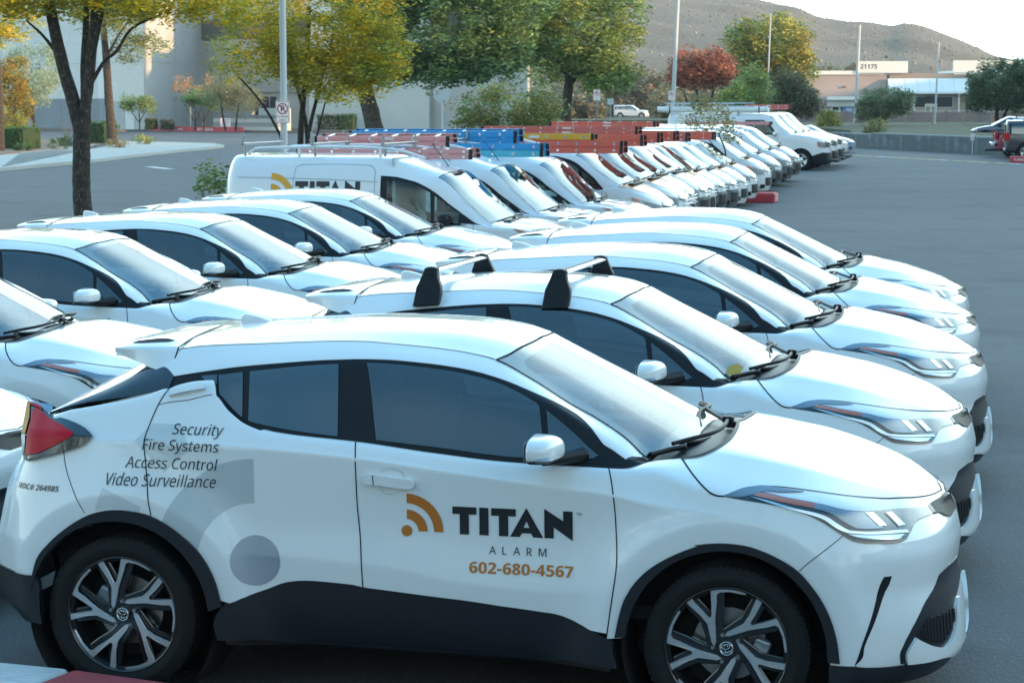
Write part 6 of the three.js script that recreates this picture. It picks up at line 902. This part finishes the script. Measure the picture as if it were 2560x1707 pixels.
const nb2 = dup(nvb.o, [-7.77, 0, -76.3], 0, 'middle one of three big white cargo vans, all white hood', GB), nb3 = dup(nvb.o, [-7.85, 0, -79.4], 0, 'farthest of three big white cargo vans, with an orange hood', GB);
nb3.traverse((m) => { if (m.name === 'hood') m.material = M.vanOrange; });
// ladders and pipe carriers on the roofs
const ladderParts = new Map();
function ladder(name, label, [x, y, z], len, col, { w = .42, sections = 2, turn = 0, tilt = 0, h = .098, roll = .0 } = {}) {
  const o = thing(name, label, 'ladder', [x, y, z], turn, 'ladders on the van roofs'); o.rotation.z = tilt; o.rotation.x = roll;
  const rail = (l, x0, yy, zz, c) => part('side_rail', [box(x0 + l / 2, yy + h / 2, zz, l, h - .006, .012, .003), box(x0 + l / 2, yy + h - .007, zz - Math.sign(zz) * .014, l, .008, .034), box(x0 + l / 2, yy + .004, zz - Math.sign(zz) * .014, l, .008, .034)], c, o);
  for (let k = 0; k < sections; k++) {
    const x0 = 0, c = Array.isArray(col) ? col[k] : col, ww = w - k * .05, y0 = k * (h + .004);
    const a = rail(len, x0, y0, ww / 2, c); rail(len, x0, y0, -ww / 2, c);
    for (let i = 0; i < Math.floor(len / .305); i++) part('rung', box(x0 + .2 + i * .305, y0 + h * .7, 0, .04, .028, ww - .02, .008), M.alloy, o);
    for (const e of [x0 + .03, x0 + len - .03]) for (const f of [1, -1]) part('end_cap', box(e, y0 + h / 2, f * ww / 2, .055, h + .004, .022, .006), M.plastic, a);
    for (let i = 0; i < Math.floor(len / .305); i++) { const g = new THREE.CylinderGeometry(.02, .02, .006, 12); g.rotateX(Math.PI / 2); g.translate(x0 + .2 + i * .305, y0 + h / 2, ww / 2 + .008); part('rung_rivet', g, M.chrome, a); }
    part('warning_label', box(x0 + len * .55, y0 + h / 2, ww / 2 + .0075, .16, h * .4, .002), std(.62, .66, .68, .5), a);
  }
  return o;
}
const CL = { pink: std(.62, .28, .27, .6), blue: std(.02, .26, .55, .5), cyan: std(.07, .4, .52, .5), red: std(.62, .10, .06, .5), red2: std(.52, .12, .10, .55), yellow: std(.6, .33, .02, .5), white: std(.7, .72, .7, .5) };
const ld = (l, p, len, c, o) => ladder('extension_ladder', l, p, len, c, o);
const LD = [
  ['faded pink ladder on the nearest van roof, the lower of two pink ones', -4.83, 1.79, -18.78, 2.46, CL.pink, { h: .066, roll: .03 }], ['faded pink ladder lying higher, behind the lower pink one', -5.34, 1.96, -19.5, 1.95, CL.pink, { h: .066, roll: .1 }],
  ['ladder with cyan lower rail on the second van roof', -4.57, 1.74, -21.84, 3.4, [CL.cyan, CL.blue]], ['bright blue ladder with white rungs lying behind the cyan one', -5.04, 1.93, -22.16, 2.6, CL.blue, { roll: .08 }],
  ['red ladder with round rivets, nearest of the red ones, on the third van roof', -4.03, 1.72, -25.17, 3.4, CL.red], ['yellow single ladder with a white end on the third van roof', -4.55, 1.93, -25.37, 2.2, CL.yellow, { sections: 1, w: .3 }],
  ['red ladder over the first compact van, behind the nearest red one', -4.37, 1.76, -28.83, 3.4, CL.red], ['dull red ladder lying higher over the first compact van', -4.57, 1.96, -29.42, 2.9, CL.red2, { h: .07 }],
  ['red ladder over the second compact van', -4.6, 1.76, -31.87, 3.4, CL.red], ['red ladder over the third compact van', -4.8, 1.75, -34.93, 3.4, CL.red], ['dull red ladder over the fourth compact van', -5.01, 1.68, -37.77, 3.4, CL.red2],
  ['long red ladder over the fifth compact van', -5.22, 1.63, -42.99, 3.2, CL.red], ['bright red ladder lying highest above the middle compact vans', -5.1, 2.03, -34.27, 2.2, CL.red, { h: .055 }], ['faded red ladder over the far compact vans beyond the little tree', -5.56, 1.84, -56.91, 2.6, CL.pink, { sections: 1 }],
];
for (const [l, x, y, z, len, c, o] of LD) ld(l, [x - len, y, z], len, c, o);
ld('red ladder end showing over the farthest cargo van', [-9.4, 2.22, -79.0], 1.9, CL.red2);
function pipes(label, [x, y, z], len) {
  const o = thing('pipe_carrier', label, 'pipe carrier', [x, y, z], 0, 'pipe carriers on the cargo van roofs');
  for (const [dz, r, yy] of [[.75, .11, .12], [.45, .09, .1]]) { const p = part('tube', rod([0, yy, dz], [len, yy, dz], r, r, 20), CL.white, o); for (const e of [.3, len - .35, len - .1]) part('strap', rod([e, yy, dz], [e + .04, yy, dz], r + .012, r + .012, 20), e > len - .2 ? M.alloy : M.black, p); }
  for (let i = 0; i < 6; i++) part('rack_bar', [rod([.4 + i * .42, .34, .85], [.4 + i * .42, .34, -.7], .02), rod([.4 + i * .42, 0, .85], [.4 + i * .42, .36, .85], .016)], M.alloy, o); part('rack_rail', [rod([.3, .36, .85], [len - .5, .36, .85], .02), rod([.3, .24, .85], [len - .5, .24, .85], .016)], M.alloy, o);
  return o;
}
pipes('white pipe tubes and ladder rack on the nearest cargo van roof', [-11.6, 2.12, -73.2], 4.0);
pipes('white pipe tubes on the middle cargo van roof', [-12.3, 2.12, -76.3], 4.0);
// ---- poles, signs and the other vehicles ----------------------------------------------------------------
const galv = std(.55, .58, .6, .55, { metalness: .4 }), greyPole = std(.5, .53, .54, .6);
function lightPole(label, [x, z], h, r, lean = 0, y0 = 0, arm = 0) { const t = thing('light_pole', label, 'light pole', [x, y0, z]); t.rotation.z = -lean; part('pole', new THREE.CylinderGeometry(r * .8, r, h, 16).translate(0, h / 2, 0), greyPole, t); part('foot', [new THREE.CylinderGeometry(r * 2.1, r * 2.2, .6, 20).translate(0, .3, 0)], concrete, t); if (arm) { const a = part('lamp_arm', [box(.5, h - .1, 0, 1.1, .07, .07)], greyPole, t); part('lamp_head', box(1.2, h - .08, 0, .7, .14, .35, .03), galv, a); } return t; }
lightPole('pale galvanised light pole rising behind the nearest van, carrying a no parking sign', [-13.72, -36.2], 9, .078, .002, 0, 1);
lightPole('tall light pole beside the rusty tree with a small no parking sign', [-15.05, -95], 11, .105, .042);
lightPole('light pole standing before the 21175 sign, warm lit at its top', [-14.3, -189.2], 9.3, .15, .035, 0);
lightPole('thin light pole in front of the white awning', [-6.45, -172.4], 7.2, .085, .03, .1);
lightPole('slim light pole in front of the broad yellow green tree', [-16.3, -141.6], 8.5, .06, .03);
const noPark = canvas(256, 400, (c, w, h) => { c.fillStyle = '#f1efee'; c.fillRect(0, 0, w, h); c.strokeStyle = '#b33a45'; c.lineWidth = 8; c.strokeRect(8, 8, w - 16, h - 16); c.fillStyle = '#17191c'; c.font = 'bold 150px sans-serif'; c.textAlign = 'center'; c.fillText('P', 128, 192); c.strokeStyle = '#b3343f'; c.lineWidth = 22; c.beginPath(); c.arc(128, 140, 92, 0, 7); c.stroke(); c.beginPath(); c.moveTo(64, 76); c.lineTo(192, 204); c.stroke(); c.fillStyle = '#b33a45'; c.font = 'bold 46px sans-serif'; c.fillText('VAN PARKING', 128, 304, 220); c.fillText('ONLY', 128, 368, 200); });
function noParkSign(label, [x, y, z], s, turn = .2, post = 0) { const t = thing('no_parking_sign', label, 'sign', [x, y, z], turn, 'no parking signs'); delete t.userData.group; const g = new RoundedBoxGeometry(.31 * s, .48 * s, .008, 2, .003); part('sign_plate', g, std(.7, .7, .7, .5), t); part('sign_face', new THREE.PlaneGeometry(.3 * s, .47 * s).translate(0, 0, .0065), new THREE.MeshStandardMaterial({ map: noPark, roughness: .5 }), t); part('sign_back', new THREE.PlaneGeometry(.29 * s, .46 * s).rotateY(Math.PI).translate(0, 0, -.0065), std(.5, .5, .5, .5), t); for (const yy of [.16, -.16]) part('bolt', new THREE.CylinderGeometry(.01, .01, .012, 8).rotateX(Math.PI / 2).translate(0, yy * s, .008), galv, t); if (post) part('post', box(0, -post / 2 - .1, -.03, .05, post + .3, .03), std(.2, .3, .27, .6), t); return t; }
noParkSign('no parking sign with struck out P on the light pole behind the nearest van', [-13.7, 2.33, -36.08], 1);
noParkSign('small no parking sign on the tall pole beside the rusty tree', [-15.0, 2.83, -94.86], .95);
noParkSign('round topped no parking sign on its own green post left of the white far car', [-18.05, 2.85, -92], 1.05, .25, 2.6);
{ const t = thing('sign_post', 'blank grey sign on a thin post left of the white far car', 'sign', [-18.4, 0, -97.1], .25); part('post', box(0, 1.3, 0, .05, 2.6, .05), std(.3, .36, .34, .6), t); part('sign_plate', box(0, 2.55, .03, .3, .3, .01, .003), std(.5, .54, .52, .6), t); }
{ const t = thing('sign_post', 'thin grey post standing before the red fire lane kerb', 'post', [-71.8, 0, -175]); part('post', rod([0, 0, 0], [0, 3.1, 0], .06), std(.5, .52, .52, .6), t); part('cap', box(0, 3.0, 0, .35, .3, .04, .01), std(.45, .48, .47, .6), t); }
{ const t = thing('notice_board', 'white and pink notice sign before the striped monument wall', 'sign', [-67.3, 0, -171.9], .5); const map = canvas(256, 240, (c, w, h) => { c.fillStyle = '#f4eef0'; c.fillRect(0, 0, w, h); c.fillStyle = '#d58f9c'; for (let i = 0; i < 6; i++) c.fillRect(22, 30 + i * 34, i % 2 ? 170 : 212, 12); }); part('sign_plate', box(0, .75, 0, .9, .85, .03, .005), std(.7, .68, .69, .5), t); part('sign_face', new THREE.PlaneGeometry(.88, .83).translate(0, .75, .018), new THREE.MeshStandardMaterial({ map, roughness: .5 }), t); part('post', [box(-.4, .2, 0, .05, .5, .05), box(.4, .2, 0, .05, .5, .05)], galv, t); }
{ const t = thing('sign_post', 'small white sign on a post before the retaining wall', 'sign', [-1.0, 0, -98.9], .3); part('post', rod([0, 0, 0], [0, .75, 0], .025), std(.6, .62, .62, .6), t); part('sign_plate', box(0, .82, .02, .22, .34, .012, .003), std(.66, .6, .62, .5), t); }
{ const t = thing('sign_post', 'back of a pale octagonal sign beside the leaning grey trunk', 'sign', [-23.9, 0, -86], .2); part('post', rod([0, 0, 0], [0, 3, 0], .035), galv, t); part('sign_plate', new THREE.CylinderGeometry(.42, .42, .01, 8).rotateX(Math.PI / 2).rotateZ(.39).translate(0, 2.9, .04), std(.6, .64, .64, .5), t); }
const MP = ['leftmost', 'second from left', 'third from left', 'third from right', 'second from right', 'rightmost'];
for (let i = 0; i < 6; i++) { const t = thing('marker_post', MP[i] + ' orange brown marker post on the lawn before the low brown wall', 'post', [-11 + i * 2.3, .6, -168 - (i % 2) * 3], 0, 'marker posts on the lawn'); part('post', rod([0, 0, 0], [0, .75, 0], .055), std(.42, .25, .12, .7), t); part('cap', new THREE.SphereGeometry(.06, 10, 8).translate(0, .76, 0), std(.5, .32, .14, .7), t); }
// other cars
const SUVS = { xr: -2.3, xf: 2.35, hw: .94, H: 1.72, belt: 1.06, xc: .95, yc: 1.08, xh: .2, yh: 1.6, ylip: .98, wr: -1.4, wf: 1.42, R: .36, xd0: -.35, xd1: .75, xs: .1, mx: .6, my: 1.12, tw: .16,
  windows: [['window_trim', [[-2.1, 1.54], [.0, 1.58], [.2, 1.5], [.72, 1.15], [.74, 1.06], [-2.1, 1.1]], M.black], ['front_door_window', [[-.5, 1.54], [-.02, 1.54], [.14, 1.47], [.62, 1.16], [.62, 1.1], [-.5, 1.11]], M.privacy], ['rear_door_window', [[-1.3, 1.53], [-.6, 1.54], [-.6, 1.11], [-1.3, 1.12]], M.privacy], ['rear_side_window', [[-2.02, 1.5], [-1.4, 1.53], [-1.4, 1.12], [-2.02, 1.14]], M.privacy]],
  lamp: [[1.95, .94], [2.2, .9], [2.24, .72], [2.1, .7], [1.95, .78]], amber: [[1.88, .93], [1.95, .92], [1.96, .78], [1.9, .8]], grille: [[2.2, 2.4], [2.345, 2.4], [2.345, 3.7], [2.2, 3.7]], bars: [.7, .8] };
{ const v = makeVan('parked_suv', 'white estate car driving along the far road before the brown scrub', 'car', SUVS, { alloy: true }); v.o.position.set(-50.8, .4, -276.3); v.o.rotation.y = .1; }
{ const dk = phys(.022, .018, .028, .35, { clearcoat: 1 }); const v = makeVan('parked_suv', 'dark purple black car cut by the right edge, its rear lamp towards the lot', 'car', SUVS, { paint: dk, hood: dk, bumper: dk, alloy: true }); v.o.position.set(2.95, 0, -89.3); v.o.rotation.y = .06; part('roof_rail', [rod([-1.9, 1.75, .62], [.1, 1.76, .62], .025), rod([-1.9, 1.75, -.62], [.1, 1.76, -.62], .025), box(-1.5, 1.74, .62, .08, .08, .06), box(-.2, 1.74, .62, .08, .08, .06)], M.alloy, v.o); part('rear_window', box(-2.27, 1.36, 0, .02, .38, 1.3, .01).rotateZ(0), M.gloss, v.o); part('number_plate', box(-2.325, .85, 0, .012, .16, .32), M.alloy, v.o); part('rear_lamp', box(-2.2, 1.0, .885, .22, .3, .13, .03), M.red, v.o); part('plate_trim', box(-2.3, .45, .3, .1, .12, 1.2, .03), M.chrome, v.o); }
{ // maroon pickup, tail towards the lot
  const mar = phys(.24, .02, .045, .4, { clearcoat: 1 }), v = makeVan('pickup_truck', 'maroon pickup truck parked tail first beyond the dark car', 'truck', { ...SUVS, cab: .5, xr: -2.0, xf: 3.2, hw: .98, H: 1.85, xc: 2.0, xh: 1.3, xd0: .55, xd1: 1.9, wr: -1.15, wf: 2.3, R: .39, xs: 1.2, mx: 1.7,
    windows: [['front_door_window', [[.6, 1.65], [1.2, 1.65], [1.35, 1.55], [1.8, 1.2], [1.8, 1.12], [.6, 1.12]], M.privacy]], lamp: [[2.8, .94], [3.05, .9], [3.09, .72], [2.95, .7], [2.8, .78]], amber: [[2.73, .93], [2.8, .92], [2.81, .78], [2.75, .8]], grille: [[3.05, 2.4], [3.195, 2.4], [3.195, 3.7], [3.05, 3.7]] }, { paint: mar, hood: mar, bumper: mar });
  part('cab_back', box(.5, 1.4, 0, .06, .7, 1.5, .02), mar, v.o); part('bed_liner', [box(-.75, .95, 0, 2.5, .05, 1.7), box(-.75, 1.06, .93, 2.5, .06, .08, .02), box(-.75, 1.06, -.93, 2.5, .06, .08, .02)], M.dark, v.o);
  v.o.position.set(2.15, 0, -93.2); v.o.rotation.y = .08; part('tail_lamp', box(-1.96, 1.0, .9, .1, .34, .2, .02), M.red, v.o); part('rear_bumper', box(-2.1, .6, 0, .18, .18, 1.85, .04), M.chrome, v.o); part('tailgate_cap', box(-1.97, 1.05, 0, .1, .06, 1.8, .02), mar, v.o);
}
const CAR = { ...SUVS, H: 1.44, yh: 1.36, belt: .9, yc: .92, ylip: .7, xh: .15, xc: 1.05, R: .32, my: .95, windows: [['window_trim', [[-1.6, 1.26], [0, 1.34], [.18, 1.28], [.85, .98], [.86, .9], [-1.6, .94]], M.black], ['front_door_window', [[-.3, 1.3], [-.02, 1.3], [.14, 1.25], [.7, .98], [.7, .95], [-.3, .96]], M.privacy], ['rear_door_window', [[-1.4, 1.24], [-.4, 1.3], [-.4, .96], [-1.3, .98]], M.privacy]], lamp: [[1.95, .7], [2.2, .66], [2.24, .54], [2.1, .52], [1.95, .58]], amber: [[1.88, .69], [1.95, .68], [1.96, .58], [1.9, .6]], bars: [.5, .57] };
{ const bl = phys(.03, .06, .11, .35, { clearcoat: 1 }); const v = makeVan('parked_car', 'dark blue car showing its roof above the lawn beside the maroon truck', 'car', CAR, { paint: bl, hood: bl, bumper: bl, alloy: true }); v.o.position.set(.3, .15, -126.5); v.o.rotation.y = Math.PI; }
{ const si = phys(.28, .34, .42, .35, { clearcoat: 1 }); const v = makeVan('parked_car', 'silver blue car of which only the nose shows past the last cargo van', 'car', CAR, { paint: si, hood: si, bumper: si, alloy: true }); v.o.position.set(-9.25, -.12, -102.4); const w = dup(v.o, [-9.35, -.12, -99.4], .01, 'white car of which only the nose tip shows past the last cargo van'); w.userData.category = 'car'; w.traverse((m) => { if (m.material === si) m.material = M.vanPaint; }); }
{ const re = phys(.35, .03, .04, .4, { clearcoat: 1 }); const v = makeVan('parked_car', 'small red and white vehicle far behind the ladders near the leaning trunk', 'car', CAR, { paint: re, hood: M.vanPaint, bumper: M.vanPaint }); v.o.position.set(-66.4, .12, -221.5); v.o.rotation.y = .2; }
renderer.render(scene, camera);
